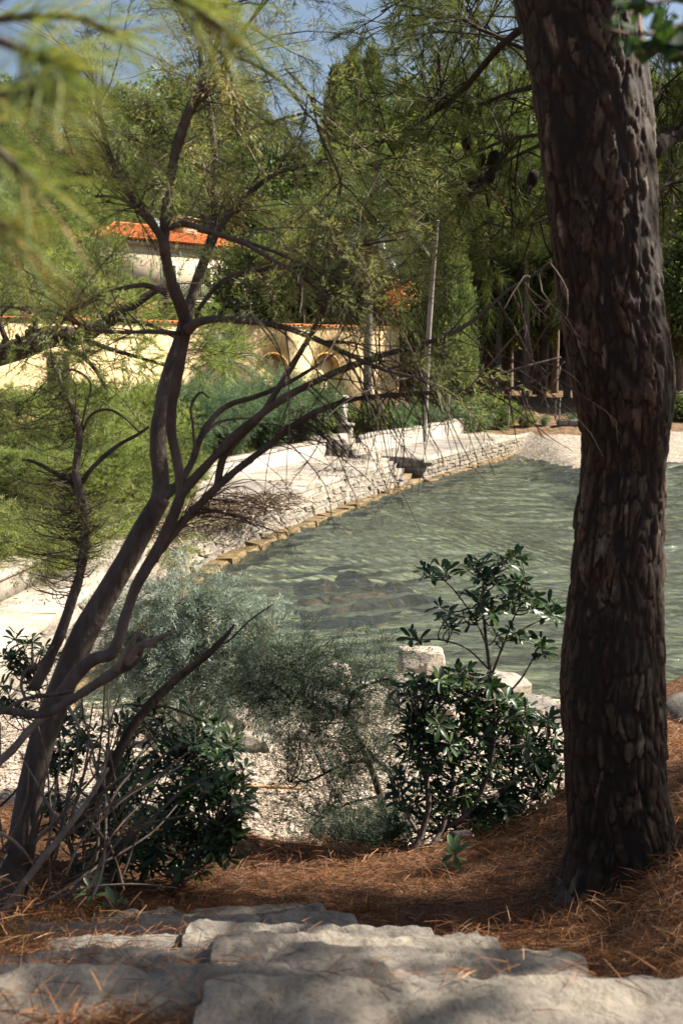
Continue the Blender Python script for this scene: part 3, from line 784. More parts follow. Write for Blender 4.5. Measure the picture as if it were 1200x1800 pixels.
# satellite dish
sx = hs(280); dz = hz(280, 396)
mb = MB()
n = 14; V = [(0, .12, 0)]; 
for rr, yy in ((.22, .09), (.42, 0)):
    for q in range(n): V.append((math.cos(2*PI*q/n)*rr, yy*-1+.12, math.sin(2*PI*q/n)*rr))
T = [(0, 1+q, 1+(q+1) % n) for q in range(n)]; Q = [(1+q, 1+n+q, 1+n+(q+1) % n, 1+(q+1) % n) for q in range(n)]
mb.add(np.array(V)+np.array([sx, .1, dz]), T=T, Q=Q); dsh = mb.build('satellite_dish', M['dish'], ht)
mb = MB(); tube(mb, [(sx, -.3, EZ+.1), (sx, -.1, dz-.1), (sx, .1, dz)], [.03]*3, 6, 2); tube(mb, [(sx, .1, dz-.3), (sx, .55, dz-.1)], [.015, .015], 5, 1); mb.build('mast', M['iron'], dsh)
# shutters (closed) with frames
for pa, pb, ptop in ((398, 427, 474), (352, 374, 470), (292, 314, 468)):
    s1, s0 = hs(pa), hs(pb); zt_ = hz((pa+pb)/2, ptop)
    mb = MB(); mb.box((s0-.14, -.05, BF), (s1+.14, .05, zt_+.14)); fr_ = mb.build('window', M['trim_white'], ht)
    mid = (s0+s1)/2
    for a, b in ((s0, mid-.02), (mid+.02, s1)):
        mb = MB(); mb.box((a, .05, BF+.05), (b, .08, zt_))
        for q in range(int((zt_-BF)/.12)): mb.box((a+.05, .08, BF+.1+q*.12), (b-.05, .115, BF+.17+q*.12))
        mb.build('shutter', M['shutter'], fr_)
# balcony
b0, b1 = -.35, hs(285); bd = 1.15
mb = MB(); mb.box((b0, .03, BF-.16), (b1, bd, BF)); bal = mb.build('balcony', M['trim_white'], ht)
rh = .98
for zz in (BF+.1, BF+rh):
    mb = MB(); tube(mb, [(b0, .05, zz), (b0, bd-.05, zz)], [.025]*2, 5, 1); tube(mb, [(b0, bd-.05, zz), (b1, bd-.05, zz)], [.025]*2, 5, 1); mb.build('rail', M['iron'], bal)
mb = MB(); mb.box((-.022, -.022, .1), (.022, .022, rh)); bme = mb.mesh('baluster', M['iron'])
for q in range(int((b1-b0)/.17)):
    o = link('baluster', bme, bal); o.location = (b0+.08+q*.17, bd-.05, BF)
for q in range(6):
    o = link('baluster', bme, bal); o.location = (b0, .12+q*.17, BF)
# drainpipe, lower door
mb = MB(); tube(mb, [(.25, .1, -.3), (.25, .1, EZ-.3)], [.05]*2, 6, 1); mb.build('drainpipe', M['iron'], ht)
mb = MB(); mb.box((hs(428), -.03, .2), (hs(405), .02, BF-.5)); mb.build('doorway', M['shutter'], ht)

# ------------------------------------------------------------------ tree prototypes (built at the origin, then placed)
def rand_dirs(n, r=rng): return nrm(r.normal(size=(n, 3)))

def proto_pine(seed, h, r, lo, nl, per, tn, L, W, mat, bark='bark_far', lean=.04, flat=.55, name='pine_tree', trunk_r=None, shape='umbrella', lat=.42):
    global rng
    keep = rng; rng = np.random.default_rng(seed); q = rng
    root = thing(name, 'x', 'tree'); tr = trunk_r or h*.018
    pts = [np.array([0, 0, -.6])]
    for i in range(1, 6):
        pts.append(np.array([q.normal(0, lean*h*.25)*i/5, q.normal(0, lean*h*.25)*i/5, h*.93*i/5]))
    mt = MB(); TP = tube(mt, pts, [tr*1.25, tr, tr*.85, tr*.65, tr*.4, tr*.12], 8, 4, .15, seed=seed)
    P = []; D = []; tints = []
    for i in range(nl):
        u = (i+.5)/nl; z = lo+(1-lo)*u
        c = np.array([np.interp(z*h*.95, TP[:, 2], TP[:, k]) for k in range(3)])
        a = i*2.4+q.normal(0, .4)
        pr = (math.sin(PI*(.12+.80*u))**.8) if shape == 'umbrella' else (1-.9*u)
        ln = r*pr*q.uniform(.75, 1.15)
        up = .15+.55*u if shape == 'umbrella' else .05+.4*u
        d = np.array([math.cos(a), math.sin(a), up])
        e = c+d*ln; mid = c+d*ln*.5+np.array([0, 0, -.06*ln])
        lp = tube(mt, [c, mid, e], [tr*.32*(1.1-u*.6), tr*.2*(1.1-u*.6), .012], 5, 4)
        t = q.uniform(.25, 1.05, per)**.8
        base = np.stack([np.interp(np.clip(t, 0, 1)*(len(lp)-1), np.arange(len(lp)), lp[:, k]) for k in range(3)], -1)
        off = rand_dirs(per)*np.array([1, 1, flat])*(q.uniform(.1, 1, (per, 1))**.6)*ln*lat
        pp_ = base+off; P.append(pp_)
        D.append(nrm(off+np.array([0, 0, .35*ln*.42])+nrm(d)*.2))
        tints.append(np.full(per, q.uniform(.25, .75))+vnoise(pp_, 1.1, seed, 2)*.25)
    P = np.concatenate(P); D = np.concatenate(D); tints = np.concatenate(tints)
    nb = min(len(P), 260); sel = q.permutation(len(P))[:nb]
    S = np.stack([P[sel]-D[sel]*.5*q.uniform(.5, 1.3, (nb, 1)), P[sel]], 1); twigs(mt, S, .014, .006)
    mt.build('trunk', M[bark], root, True)
    mc = MB(); tufts(mc, P, D, tn, L, W, .9, L*.6, tints); mc.build('crown', mat, root)
    rng = keep
    return root, h

def proto_broad(seed, h, rx, nc, per, L, W, mat, bark='bark_far', name='broadleaf_tree', lo=.2, cr=.24):
    global rng
    keep = rng; rng = np.random.default_rng(seed); q = rng
    root = thing(name, 'x', 'tree')
    mt = MB(); tr = h*.02
    tube(mt, [(0, 0, -.5), (q.normal(0, .1), q.normal(0, .1), h*.35), (q.normal(0, .2), q.normal(0, .2), h*.7), (0, 0, h*.9)], [tr*1.2, tr, tr*.6, tr*.15], 7, 4, .15)
    dirs = rand_dirs(nc); rad = q.uniform(.35, 1, (nc, 1))**.45
    cz = h*(lo+1)/2; ch = h*(1-lo)/2
    Cn = dirs*rad*np.array([rx, rx, ch])*.86+np.array([0, 0, cz])
    for c in Cn[::3]:
        z0 = max(h*.15, c[2]*.55); tube(mt, [(0, 0, z0), (c[0]*.5, c[1]*.5, (z0+c[2])/2), c], [tr*.35, tr*.2, .01], 5, 3)
    mt.build('trunk', M[bark], root, True)
    cs = q.uniform(.6, 1.15, nc)*cr*min(rx, ch)*1.35
    P = np.repeat(Cn, per, 0); o = rand_dirs(nc*per)*(q.uniform(0, 1, (nc*per, 1))**.4)*np.repeat(cs, per)[:, None]*np.array([1, 1, .75])
    tt = np.repeat(q.uniform(.2, .8, nc), per)+q.normal(0, .12, nc*per)
    mc = MB(); leaves(mc, P+o, nrm(o)+rand_dirs(nc*per)*.7+np.array([0, 0, -.2]), L*q.uniform(.7, 1.3, nc*per), W, tt); mc.build('crown', mat, root)
    rng = keep
    return root, h

def proto_cypress(seed, h, rx, n, mat, name='cypress_tree', L=.28, W=.06):
    global rng
    keep = rng; rng = np.random.default_rng(seed); q = rng
    root = thing(name, 'x', 'tree')
    mt = MB(); tube(mt, [(0, 0, -.5), (.05, 0, h*.5), (0, 0, h*.97)], [h*.016, h*.01, .01], 7, 4); mt.build('trunk', M['bark_far'], root, True)
    nc = n//45
    zc = q.uniform(.03, 1, nc)**.9
    pr = np.minimum(1, (zc+.03)/.14)**.6*(1-zc**2.6)**.75
    a = q.uniform(0, 2*PI, nc)
    lump = 1+.18*vnoise(np.stack([np.cos(a)*2, np.sin(a)*2, zc*h*.9], -1), 1.0, seed, 2)
    rr = rx*pr*lump*q.uniform(.72, 1.0, nc)
    Cn = np.stack([np.cos(a)*rr, np.sin(a)*rr, zc*h], -1)
    per = 45
    P = np.repeat(Cn, per, 0)+q.normal(0, 1, (nc*per, 3))*np.array([.085, .085, .16])*max(.7, rx)
    out = np.stack([np.cos(a), np.sin(a), np.full(nc, 1.7)], -1); D = np.repeat(out, per, 0)+q.normal(0, .5, (nc*per, 3))
    tt = np.repeat(q.uniform(.2, .85, nc), per)+q.normal(0, .1, nc*per)
    mc = MB(); leaves(mc, P, D, L*q.uniform(.6, 1.3, nc*per), W, tt); mc.build('crown', mat, root)
    rng = keep
    return root, h

def proto_feather(seed, h, rx, stems, per, ln, n_leaf, LL, LW, mat, name='tamarisk_shrub', bark='twig', droop=.35):
    """arching stems carrying feathery sprays"""
    global rng
    keep = rng; rng = np.random.default_rng(seed); q = rng
    root = thing(name, 'x', 'shrub'); mt = MB(); P = []; D = []; tt = []
    for i in range(stems):
        a = q.uniform(0, 2*PI); out = q.uniform(.15, 1)**.7*rx; hh = h*q.uniform(.55, 1.0)*(1-.3*(out/rx)**2)
        e = np.array([math.cos(a)*out, math.sin(a)*out, hh]); m_ = np.array([e[0]*.35, e[1]*.35, hh*.62])
        b = q.normal(0, .1, 3)*np.array([1, 1, 0])+np.array([0, 0, -.2])
        lp = tube(mt, [b, m_, e], [h*.014, h*.009, .004], 5, 4)
        t = q.uniform(.06, 1, per)
        base = np.stack([np.interp(t*(len(lp)-1), np.arange(len(lp)), lp[:, k]) for k in range(3)], -1)
        d = nrm(rand_dirs(per)*np.array([1, 1, .6])+nrm(e-m_)*.7+np.array([0, 0, .25]))
        o = q.uniform(0, .22, (per, 1))*h
        P.append(base+d*o); D.append(nrm(d+np.array([0, 0, -droop*.5]))); tt.append(np.full(per, q.uniform(.2, .8))+q.normal(0, .12, per))
    P = np.concatenate(P); D = np.concatenate(D); tt = np.concatenate(tt)
    mt.build('stems', M[bark], root, True)
    mc = MB(); sprays(mc, P, D, ln, n_leaf, LL, LW, tt, droop); mc.build('foliage', mat, root)
    rng = keep
    return root, h

def sprays(mb, P, D, ln, n, LL, LW, tint, droop=.3, open_=.75, jl=.35, width=.07):
    """plume: N axes, n tiny blades each, fanning off side shoots"""
    N = len(P)
    if N == 0: return
    t = rng.uniform(0, 1, (N, n)); lnv = ln*rng.uniform(1-jl, 1+jl, (N, 1))
    D = nrm(D); A = nrm(np.cross(D, rng.normal(size=(N, 3)))); B = np.cross(D, A)
    side = rng.normal(0, 1, (N, n)); side2 = rng.normal(0, .5, (N, n))
    wd = width*ln/.2*(1-.75*t)*np.minimum(1, t*6+.3)*.5
    pos = P[:, None]+D[:, None]*(t*lnv)[..., None]+A[:, None]*(side*wd)[..., None]+B[:, None]*(side2*wd)[..., None]
    pos[..., 2] -= droop*(t*lnv)**2/ln
    dr = D[:, None]*1.0+A[:, None]*(side*open_)[..., None]+B[:, None]*(side2*open_)[..., None]+rng.normal(0, .25, (N, n, 3))
    dr[..., 2] -= droop*t
    tt = np.repeat(np.broadcast_to(np.asarray(tint, float), (N,)), n)+rng.normal(0, .10, N*n)
    blades(mb, pos.reshape(-1, 3), dr.reshape(-1, 3), LL*rng.uniform(.6, 1.3, N*n), LW, tt)

used = {}
def place(proto, px, Yd, top_py, label, cat='tree', group=None, wx=1.0, base=None, rz=None, name=None, z0=None):
    root, h = proto
    first = id(root) not in used; used[id(root)] = 1
    o = root if first else copy_tree(root)
    zt_ = at(px, top_py, Yd)[2]; x = at(px, top_py, Yd)[0]
    zb_ = float(HT(np.array(x), np.array(Yd))) if z0 is None else z0
    s = (zt_-zb_)/h
    o.location = (x, Yd, zb_); o.scale = (s*wx, s*wx, s)
    o.rotation_euler = (0, 0, rz if rz is not None else random.uniform(0, 6.28))
    tag(o, label, cat, group, 'thing')
    return o

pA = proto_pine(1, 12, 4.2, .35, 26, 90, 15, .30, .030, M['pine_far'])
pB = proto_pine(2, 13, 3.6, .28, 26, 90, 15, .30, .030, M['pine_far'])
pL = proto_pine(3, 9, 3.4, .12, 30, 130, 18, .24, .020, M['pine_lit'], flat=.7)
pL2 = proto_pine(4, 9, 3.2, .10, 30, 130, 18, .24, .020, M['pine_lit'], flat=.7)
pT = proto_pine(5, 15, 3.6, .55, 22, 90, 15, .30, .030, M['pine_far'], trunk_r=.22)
bA = proto_broad(6, 11, 4.2, 110, 190, .26, .15, M['broad'])
bB = proto_broad(7, 12, 3.8, 110, 190, .26, .15, M['broad'])
cA = proto_cypress(8, 12, 1.0, 26000, M['cypress'])
cB = proto_cypress(9, 9, 1.35, 42000, M['cypress'], L=.17, W=.045)
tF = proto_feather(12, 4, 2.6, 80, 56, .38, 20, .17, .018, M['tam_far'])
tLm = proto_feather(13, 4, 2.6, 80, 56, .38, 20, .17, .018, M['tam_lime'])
sB = proto_broad(14, 2.0, 1.2, 40, 130, .14, .075, M['broad'], name='leafy_shrub', lo=0.0, cr=.34)
sB2 = proto_feather(15, 1.6, 1.1, 26, 24, .3, 18, .12, .016, M['tam_far'], name='feathery_shrub')

# the wood on the hill behind
def wood_label(pr, px, row):
    kind = 'feathery pine' if pr in (pA, pB) else 'round leafy tree'
    where = 'over the yellow wall end' if px < 130 else 'above the left villa roof' if px < 300 else 'above the right villa roof' if px < 440 else 'under the patch of open sky' if px < 560 else 'around the tall cypress spires' if px < 680 else 'above the leaning pole' if px < 800 else 'left of the big pine trunk' if px < 960 else 'behind the big pine trunk' if px < 1130 else 'right of the big pine trunk'
    return f'{kind} in the {row}, {where}'
G_ = 'trees of the wood on the hill'
r_ = random.Random(4)
tops = {}
for k in range(27):
    px = -420+k*75+r_.uniform(-18, 18)
    top = r_.uniform(95, 190)
    if 400 < px < 660: top = r_.uniform(255, 300)
    if px < 150: top = r_.uniform(120, 230)
    pr = [pA, bA, pB, bB][r_.randrange(4)]
    place(pr, px, r_.uniform(98, 108), top, wood_label(pr, px, 'skyline row'), 'tree', G_, wx=r_.uniform(.85, 1.15))
for k in range(17):
    px = -120+k*95+r_.uniform(-25, 25)
    top = r_.uniform(240, 330)
    if 120 < px < 470: top = r_.uniform(300, 345)
    pr = [bA, pA, bB, pB][r_.randrange(4)]
    place(pr, px, r_.uniform(86, 93), top, wood_label(pr, px, 'middle row'), 'tree', G_, wx=r_.uniform(.85, 1.1))
for px, Yd, top in ((455, 66, 395), (500, 64, 360), (545, 68, 330), (590, 70, 330), (700, 66, 300), (760, 70, 330), (835, 66, 330), (900, 72, 300), (960, 68, 280), (1040, 70, 250), (1130, 66, 270), (1210, 62, 330), (1275, 64, 250)):
    pr = [bB, bA, pB][r_.randrange(3)]
    place(pr, px, Yd, top, wood_label(pr, px, 'front row'), 'tree', G_, wx=r_.uniform(.8, 1.0))
# tall cypress spires against the sky
for px, Yd, top, wx, lb in ((592, 88, 128, .9, 'left one of the three tall cypress spires against the sky'), (621, 90, 106, .95, 'middle one of the three tall cypress spires against the sky'), (652, 92, 96, .9, 'right one of the three tall cypress spires against the sky')):
    place(cA, px, Yd, top, lb, 'tree', 'tall cypress spires', wx=wx)
place(cB, 786, 52, 372, 'broad sunlit cypress standing behind the leaning pole', 'tree', None, wx=1.0)
# bare stemmed pines on the forest floor
for k, (px, Yd, top) in enumerate(((838, 68, 235), (868, 72, 230), (884, 64, 245), (932, 62, 235), (905, 76, 250), (952, 70, 220), (985, 74, 240), (1008, 66, 230), (1188, 60, 150), (1240, 64, 180), (812, 78, 260))):
    place(pT, px, Yd, top, ('tall bare stemmed pine right of the big trunk' if px > 1100 else 'tall bare stemmed pine in shade just left of the big trunk' if px > 940 else 'tall bare stemmed pine in shade behind the quay shrubs'), 'tree', 'bare stemmed pines behind the far beach', wx=.9)
# bright pines by the house
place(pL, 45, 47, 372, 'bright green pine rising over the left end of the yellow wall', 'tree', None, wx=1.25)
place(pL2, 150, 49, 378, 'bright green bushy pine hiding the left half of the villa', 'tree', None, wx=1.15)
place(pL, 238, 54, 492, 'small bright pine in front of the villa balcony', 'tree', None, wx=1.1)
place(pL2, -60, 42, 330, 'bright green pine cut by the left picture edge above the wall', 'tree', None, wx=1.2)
# shrubs on the bank in front of the wall
pM = proto_pine(21, 3.2, 1.5, .02, 34, 110, 20, .12, .009, M['pine_lit'], flat=.8, name='pine_sapling', trunk_r=.05)
pM2 = proto_pine(22, 3.2, 1.4, .02, 34, 110, 20, .12, .009, M['pine_lit'], flat=.8, name='pine_sapling', trunk_r=.05)
for pr, px, Yd, top, wx, lb in (
        (pM, 52, 24.5, 690, 1.15, 'bright sapling pine in front of the grilled wall window'), (pM2, 150, 25.5, 682, 1.15, 'bright sapling pine between the thin stem and the grey trunk'), (pM, 245, 27, 690, 1.1, 'bright sapling pine on the bank behind the grey tamarisk trunk'),
        (tLm, 105, 22.8, 790, 1.3, 'low lime shrub at the back of the quay deck'), (pM2, 205, 23.6, 790, 1.5, 'low bushy sapling pine behind the seagrass heap'), (tLm, 300, 26.5, 790, 1.2, 'small lime shrub at the end of the white wall'), (pM2, -30, 24, 700, 1.1, 'bright sapling pine cut by the picture edge'), (pM, 20, 22, 800, 1.5, 'low bushy sapling pine at the back of the terrace'), (tLm, -25, 17.5, 880, 1.6, 'small loose shrub growing on the raised terrace'), (tLm, 175, 21.5, 880, 1.5, 'small loose shrub on the quay deck behind the thin stem'),
        (tF, 325, 31, 650, .9, 'blue green tamarisk on the bank below the small palm'), (tF, 395, 33.5, 665, .9, 'blue green tamarisk at the foot of the small palm'), (tF, 465, 35.5, 640, .85, 'blue green tamarisk below the arches of the yellow wall'), (tF, 535, 38, 652, .85, 'blue green tamarisk beside the stone gate pillar'), (tF, 590, 44, 690, .8, 'blue green tamarisk behind the stone gate pillar')):
    place(pr, px, Yd, top, lb, 'tree' if pr in (pM, pM2) else 'shrub', None, wx=wx)
mb = MB(); n = 26000; yy = rng.uniform(21, 47, n); dd_ = rng.uniform(0, 1, n)**1.3*11
xx = xq(yy)-np.where(yy < 23.5, 5.9, 2.8)/.93-dd_; keep = (xx > -16); xx, yy = xx[keep], yy[keep]; n = len(xx)
dn = vnoise(np.stack([xx, yy], -1), .8, 77, 3)
bent(mb, np.stack([xx, yy, HT(xx, yy)], -1), rand_dirs(n)*.7+np.array([0, 0, .7]), rng.uniform(.12, .45, n)*(1+.7*dn), .03, .3, np.clip(.5+dn*.6+rng.normal(0, .2, n), 0, 1))
M['bank_grass'] = mat_leaf('bank_grass', [(0, (.05, .07, .02)), (.5, (.12, .15, .045)), (1, (.26, .24, .09))], .3)
tag(mb.build('grass', M['bank_grass']), 'rough green grass on the bank behind the quay', 'grass', None, 'stuff')
# shrubs along the quay
for k, (pr, px, Yd, top, lb, wx) in enumerate((
        (sB, 560, 38.5, 716, 'leafy shrub beside the gate pillar', 1.0), (sB, 648, 42, 705, 'dark leafy shrub at the foot of the tall palm', 1.1), (sB2, 690, 43, 706, 'feathery shrub right of the palm trunk', 1.1),
        (sB, 725, 46, 712, 'round shrub behind the cream quay wall', 1.0), (sB2, 770, 47, 712, 'feathery shrub at the foot of the leaning pole', 1.1), (sB2, 815, 49, 705, 'feathery shrub right of the leaning pole', 1.1), (sB, 862, 52, 690, 'large dark shrub at the end of the cream quay wall', 1.4), (sB, 900, 53.5, 706, 'dark shrub below the bare pine stems', 1.1),
        (sB, 878, 50.6, 716, 'round green shrub just behind the end of the far quay', 1.1), (sB, 925, 51.3, 724, 'low round shrub between the quay end and the pine stems', 1.2), (sB2, 955, 51.6, 730, 'feathery shrub beside the end of the far quay', 1.2), (sB2, 845, 49.6, 722, 'pale feathery shrub behind the far quay wall', 1.2), (sB2, 1003, 52.2, 726, 'blue green shrub spilling over the short beach wall', 1.15), (sB, 965, 54, 735, 'low shrub behind the short beach wall', 1.0), (sB, 1190, 55, 690, 'dark shrub behind the far beach right of the pine', 1.5), (sB, 1130, 55, 700, 'dark shrub behind the far beach hidden by the pine', 1.5), (sB, 1260, 55, 680, 'dark shrub at the right end of the far beach', 1.5))):
    place(pr, px, Yd, top, lb, 'shrub', None, wx=wx)

# ------------------------------------------------------------------ leaning pole
p0 = at(744, 770, 44); p1 = at(768, 388, 44)
t = thing('leaning_pole', 'tall bare wooden pole leaning in front of the cypress', 'pole', tuple(p0))
mb = MB(); tube(mb, [(0, 0, -.4), (p1-p0)*.5+np.array([-.05, 0, 0]), p1-p0], [.12, .10, .08], 9, 6, .04); mb.build('shaft', M['pole'], t, True)
mb = MB(); d_ = p1-p0; tube(mb, [d_*.985, d_*1.0], [.088, .085], 9, 1); mb.build('cap', M['iron'], t)
# wooden stakes by the shrubs
for px, py0, py1, lb in ((703, 755, 700, 'thin pale stake left of the leaning pole'), (712, 755, 708, 'thin pale stake near the palm trunk'), (787, 758, 690, 'thin pale stake right of the leaning pole'), (893, 748, 690, 'pale stake among the quay shrubs'), (976, 728, 700, 'left one of two pale stakes below the pines'), (982, 730, 698, 'right one of two pale stakes below the pines')):
    a = at(px, py0, 46); b = at(px+2, py1, 46); t = thing('wooden_stake', lb, 'stake', tuple(a)); mb = MB(); tube(mb, [(0, 0, -.2), (b-a)*.5, b-a], [.035, .032, .028], 6, 2, .05); mb.build('shaft', M['pole'], t); mb = MB(); tube(mb, [(b-a)*.97, (b-a)*1.01], [.034, .03], 6, 1); mb.build('tip', M['deadwood'], t)

# ------------------------------------------------------------------ palms
def frond_mesh(name, seed, L, th0, bend, mat, n=46, lw=.035, ll=.42, vee=.5):
    q = np.random.default_rng(seed); m = 14
    s = np.linspace(0, 1, m); th = th0-bend*s**1.3
    xs_ = np.concatenate([[0], np.cumsum(np.cos(th[:-1]))])/m*L; zs_ = np.concatenate([[0], np.cumsum(np.sin(th[:-1]))])/m*L
    P = np.stack([xs_, np.zeros(m), zs_], -1)
    mb = MB(); tube(mb, P, np.linspace(.035, .006, m)*L/2.4, 4, 1, tint=1.0)
    t = np.repeat(np.linspace(.12, .99, n), 2); sg = np.tile([1, -1], n)
    pos = np.stack([np.interp(t*(m-1), np.arange(m), P[:, k]) for k in range(3)], -1)
    T = nrm(np.gradient(P, axis=0)); tg = np.stack([np.interp(t*(m-1), np.arange(m), T[:, k]) for k in range(3)], -1)
    up = np.cross(tg, np.array([0, -1.0, 0])) 
    up = np.where(up[:, 2:3] < 0, -up, up)
    d = tg*.75+np.array([0, 1.0, 0])*sg[:, None]*.8+up*vee*.5+q.normal(0, .08, (len(t), 3))-np.array([0, 0, .15])
    length = ll*L/2.4*np.sin(PI*np.clip(t*.85+.12, 0, 1))**.6
    N = len(t); D = nrm(d); S = nrm(tg); 
    W = lw*L/2.4
    mid = pos+D*length[:, None]*.5; tip = pos+D*length[:, None]-np.array([0, 0, .12])*length[:, None]
    V = np.stack([pos, mid+S*W/2, tip, mid-S*W/2], 1).reshape(-1, 3); b = np.arange(N)*4
    mb.add(V, Q=np.stack([b, b+1, b+2, b+3], -1), tint=np.repeat(q.uniform(.2, .8, N), 4))
    return mb.mesh(name, mat)

def palm(label, base, top, L, nf, ndead, tr, seed, trunk=True, th_hi=1.35):
    t = thing('palm_tree', label, 'palm', tuple(base)); q = np.random.default_rng(seed); top = np.asarray(top)-np.asarray(base)
    mb = MB(); n = 40; pts = [top*k/n for k in range(n+1)]; pts[0] = np.array([0, 0, -.4])
    rad = [tr*(1+.12*(k % 2))*(1.15 if k < 3 else 1) for k in range(n+1)]
    tube(mb, pts, rad, 10, 1); mb.build('trunk', M['palm_trunk'], t, True)
    var = [frond_mesh('frond', seed+k, L, th, bd, M['palm']) for k, (th, bd) in enumerate(((1.35, .9), (1.1, 1.2), (.85, 1.3), (.55, 1.3), (.25, 1.3), (-.1, 1.1), (-.4, .9)))]
    for k in range(nf):
        u = k/nf; o = link('frond', var[min(6, int(u*7))], t); o.location = top+np.array([0, 0, .1]); o.rotation_euler = (q.normal(0, .12), q.normal(0, .08), k*2.4+q.normal(0, .2)); s = q.uniform(.85, 1.1); o.scale = (s, s, s)
    if ndead:
        dv = [frond_mesh('dead_frond', seed+50+k, L*.8, th, .5, M['palm_dry'], n=34, lw=.035, ll=.28, vee=-.4) for k, th in enumerate((-.9, -1.2))]
        for k in range(ndead):
            o = link('dead_frond', dv[k % 2], t); o.location = top-np.array([0, 0, .15]); o.rotation_euler = (q.normal(0, .1), q.normal(0, .1), k*2.4+1)
    return t
b = at(645, 748, 44.5)
palm('tall palm with shaggy hanging dead fronds behind the quay', b, at(648, 402, 44.5), 2.9, 60, 30, .17, 31)
b = at(398, 690, 38.5)
palm('small young palm in front of the yellow wall', b, at(398, 640, 38.5), 2.0, 34, 0, .16, 41)

# orange flowering creeper by the outbuilding
mb = MB(); c = at(690, 522, 50); P = c+rng.normal(0, 1, (420, 3))*np.array([.35, .3, .3]); leaves(mb, P, rand_dirs(420), .10, .08, rng.uniform(0, 1, 420))
t = thing('flowering_creeper', 'orange flowering creeper beside the tall palm trunk', 'creeper', (c[0], 50, 1.4))
mb.V = [v-np.array([c[0], 50, 1.4], np.float32) for v in mb.V]
mb.build('blossoms', M['flower'], t)
m2 = MB(); tube(m2, [(0, 0, -.2), (.2, 0, 1.5), (-.1, .1, 3), (.1, 0, c[2]-1.4+.3)], [.05, .045, .04, .02], 6, 4, .1)
P = np.array([0, 0, c[2]-1.4])+rng.normal(0, 1, (500, 3))*np.array([.6, .35, .4]); m2.build('stem', M['bark_far'], t, True)
m3 = MB(); leaves(m3, P, rand_dirs(500), .12, .07, rng.uniform(0, 1, 500)); m3.build('foliage', M['broad'], t)
# magenta flowers on the wall top
c = at(52, 556, 38); t = thing('bougainvillea', 'small magenta flowered plant on top of the yellow wall', 'plant', (c[0]-.3, 38, 4.7))
mb = MB(); P = (c-np.array([c[0]-.3, 38, 4.7]))+rng.normal(0, 1, (120, 3))*np.array([.16, .15, .08]); leaves(mb, P, rand_dirs(120), .08, .07, rng.uniform(0, 1, 120)); mb.build('blossoms', M['magenta'], t)
mb = MB(); P = (c-np.array([c[0]-.3, 38, 4.7]))+rng.normal(0, 1, (260, 3))*np.array([.35, .25, .16]); leaves(mb, P, rand_dirs(260), .10, .06, rng.uniform(0, 1, 260)); mb.build('foliage', M['broad'], t)

# heap of dry seagrass and cut twigs on the quay
mb = MB(); hp = []
for px, py, n_ in ((330, 905, 700), (370, 900, 900), (410, 893, 900), (450, 888, 700), (480, 880, 300), (300, 925, 500), (190, 880, 400), (235, 875, 400)):
    p = onz(px, py, .85); hp.append(p+rng.normal(0, 1, (n_, 3))*np.array([.35, .7, .10]))
P = np.concatenate(hp); P[:, 2] = .8+np.abs(P[:, 2]-.8)*.8
d = rand_dirs(len(P))*np.array([1, 1, .35]); bent(mb, P, d, rng.uniform(.12, .4, len(P)), .022, .1, rng.uniform(0, 1, len(P)))
tag(mb.build('dry_seagrass', M['dry_brown']), 'brown tangled heap of dry seagrass and twigs on the quay', 'seagrass', None, 'stuff')

# leaf litter strewn on the quay deck
n = 5200; yy = rng.uniform(13.5, 36, n); o_ = rng.uniform(0, 1, n)**.7*np.where(yy < 23, 5.4, 2.2); xx = xq(yy)-o_
dn = vnoise(np.stack([xx, yy], -1), .9, 91, 3); keep = dn+o_/np.where(yy < 23, 5.4, 2.2)*.7 > .35; xx, yy = xx[keep], yy[keep]; n = len(xx)
mb = MB(); bent(mb, np.stack([xx, yy, np.full(n, .80)+.0*xx], -1), rand_dirs(n)*np.array([1, 1, .2]), rng.uniform(.05, .22, n), .016, .05, rng.uniform(0, 1, n))
tag(mb.build('leaf_litter', M['dry_brown']), 'dry brown leaf litter scattered over the quay deck', 'litter', None, 'stuff')
# ------------------------------------------------------------------ generic near plants
def poly(pts, y0, y1):
    """image polyline -> world polyline, depth running from y0 to y1"""
    n = len(pts); return np.array([at(p[0], p[1], y0+(y1-y0)*k/(n-1)) for k, p in enumerate(pts)])

def along(P, t):
    return np.stack([np.interp(t*(len(P)-1), np.arange(len(P)), P[:, k]) for k in range(3)], -1)

def shoots(P, D, ln, droop=.3, m=5, wig=.12):
    """curved shoots from points P (N,3) in directions D; returns (N,m,3)"""
    N = len(P); D = nrm(D); ln = np.broadcast_to(np.asarray(ln, float), (N,))
    S = np.zeros((N, m, 3)); S[:, 0] = P; d = D.copy()
    for k in range(1, m):
        d = nrm(d+rng.normal(0, wig, (N, 3))+np.array([0, 0, -droop/m]))
        S[:, k] = S[:, k-1]+d*(ln/(m-1))[:, None]
    return S

def cloud(anchors):
    P = []; C = []
    for px, py, rx, ry, y, n in anchors:
        a = rng.uniform(0, 2*PI, n); r = np.sqrt(rng.uniform(0, 1, n))
        dep = y+rng.normal(0, .5, n)*rx*y/2000
        P.append(np.array([at(px+rx*q*math.cos(b), py+ry*q*math.sin(b), dd) for q, b, dd in zip(r, a, dep)]))
        C.append(np.repeat(at(px, py+ry*.9, y)[None], n, 0))
    return np.concatenate(P), np.concatenate(C)

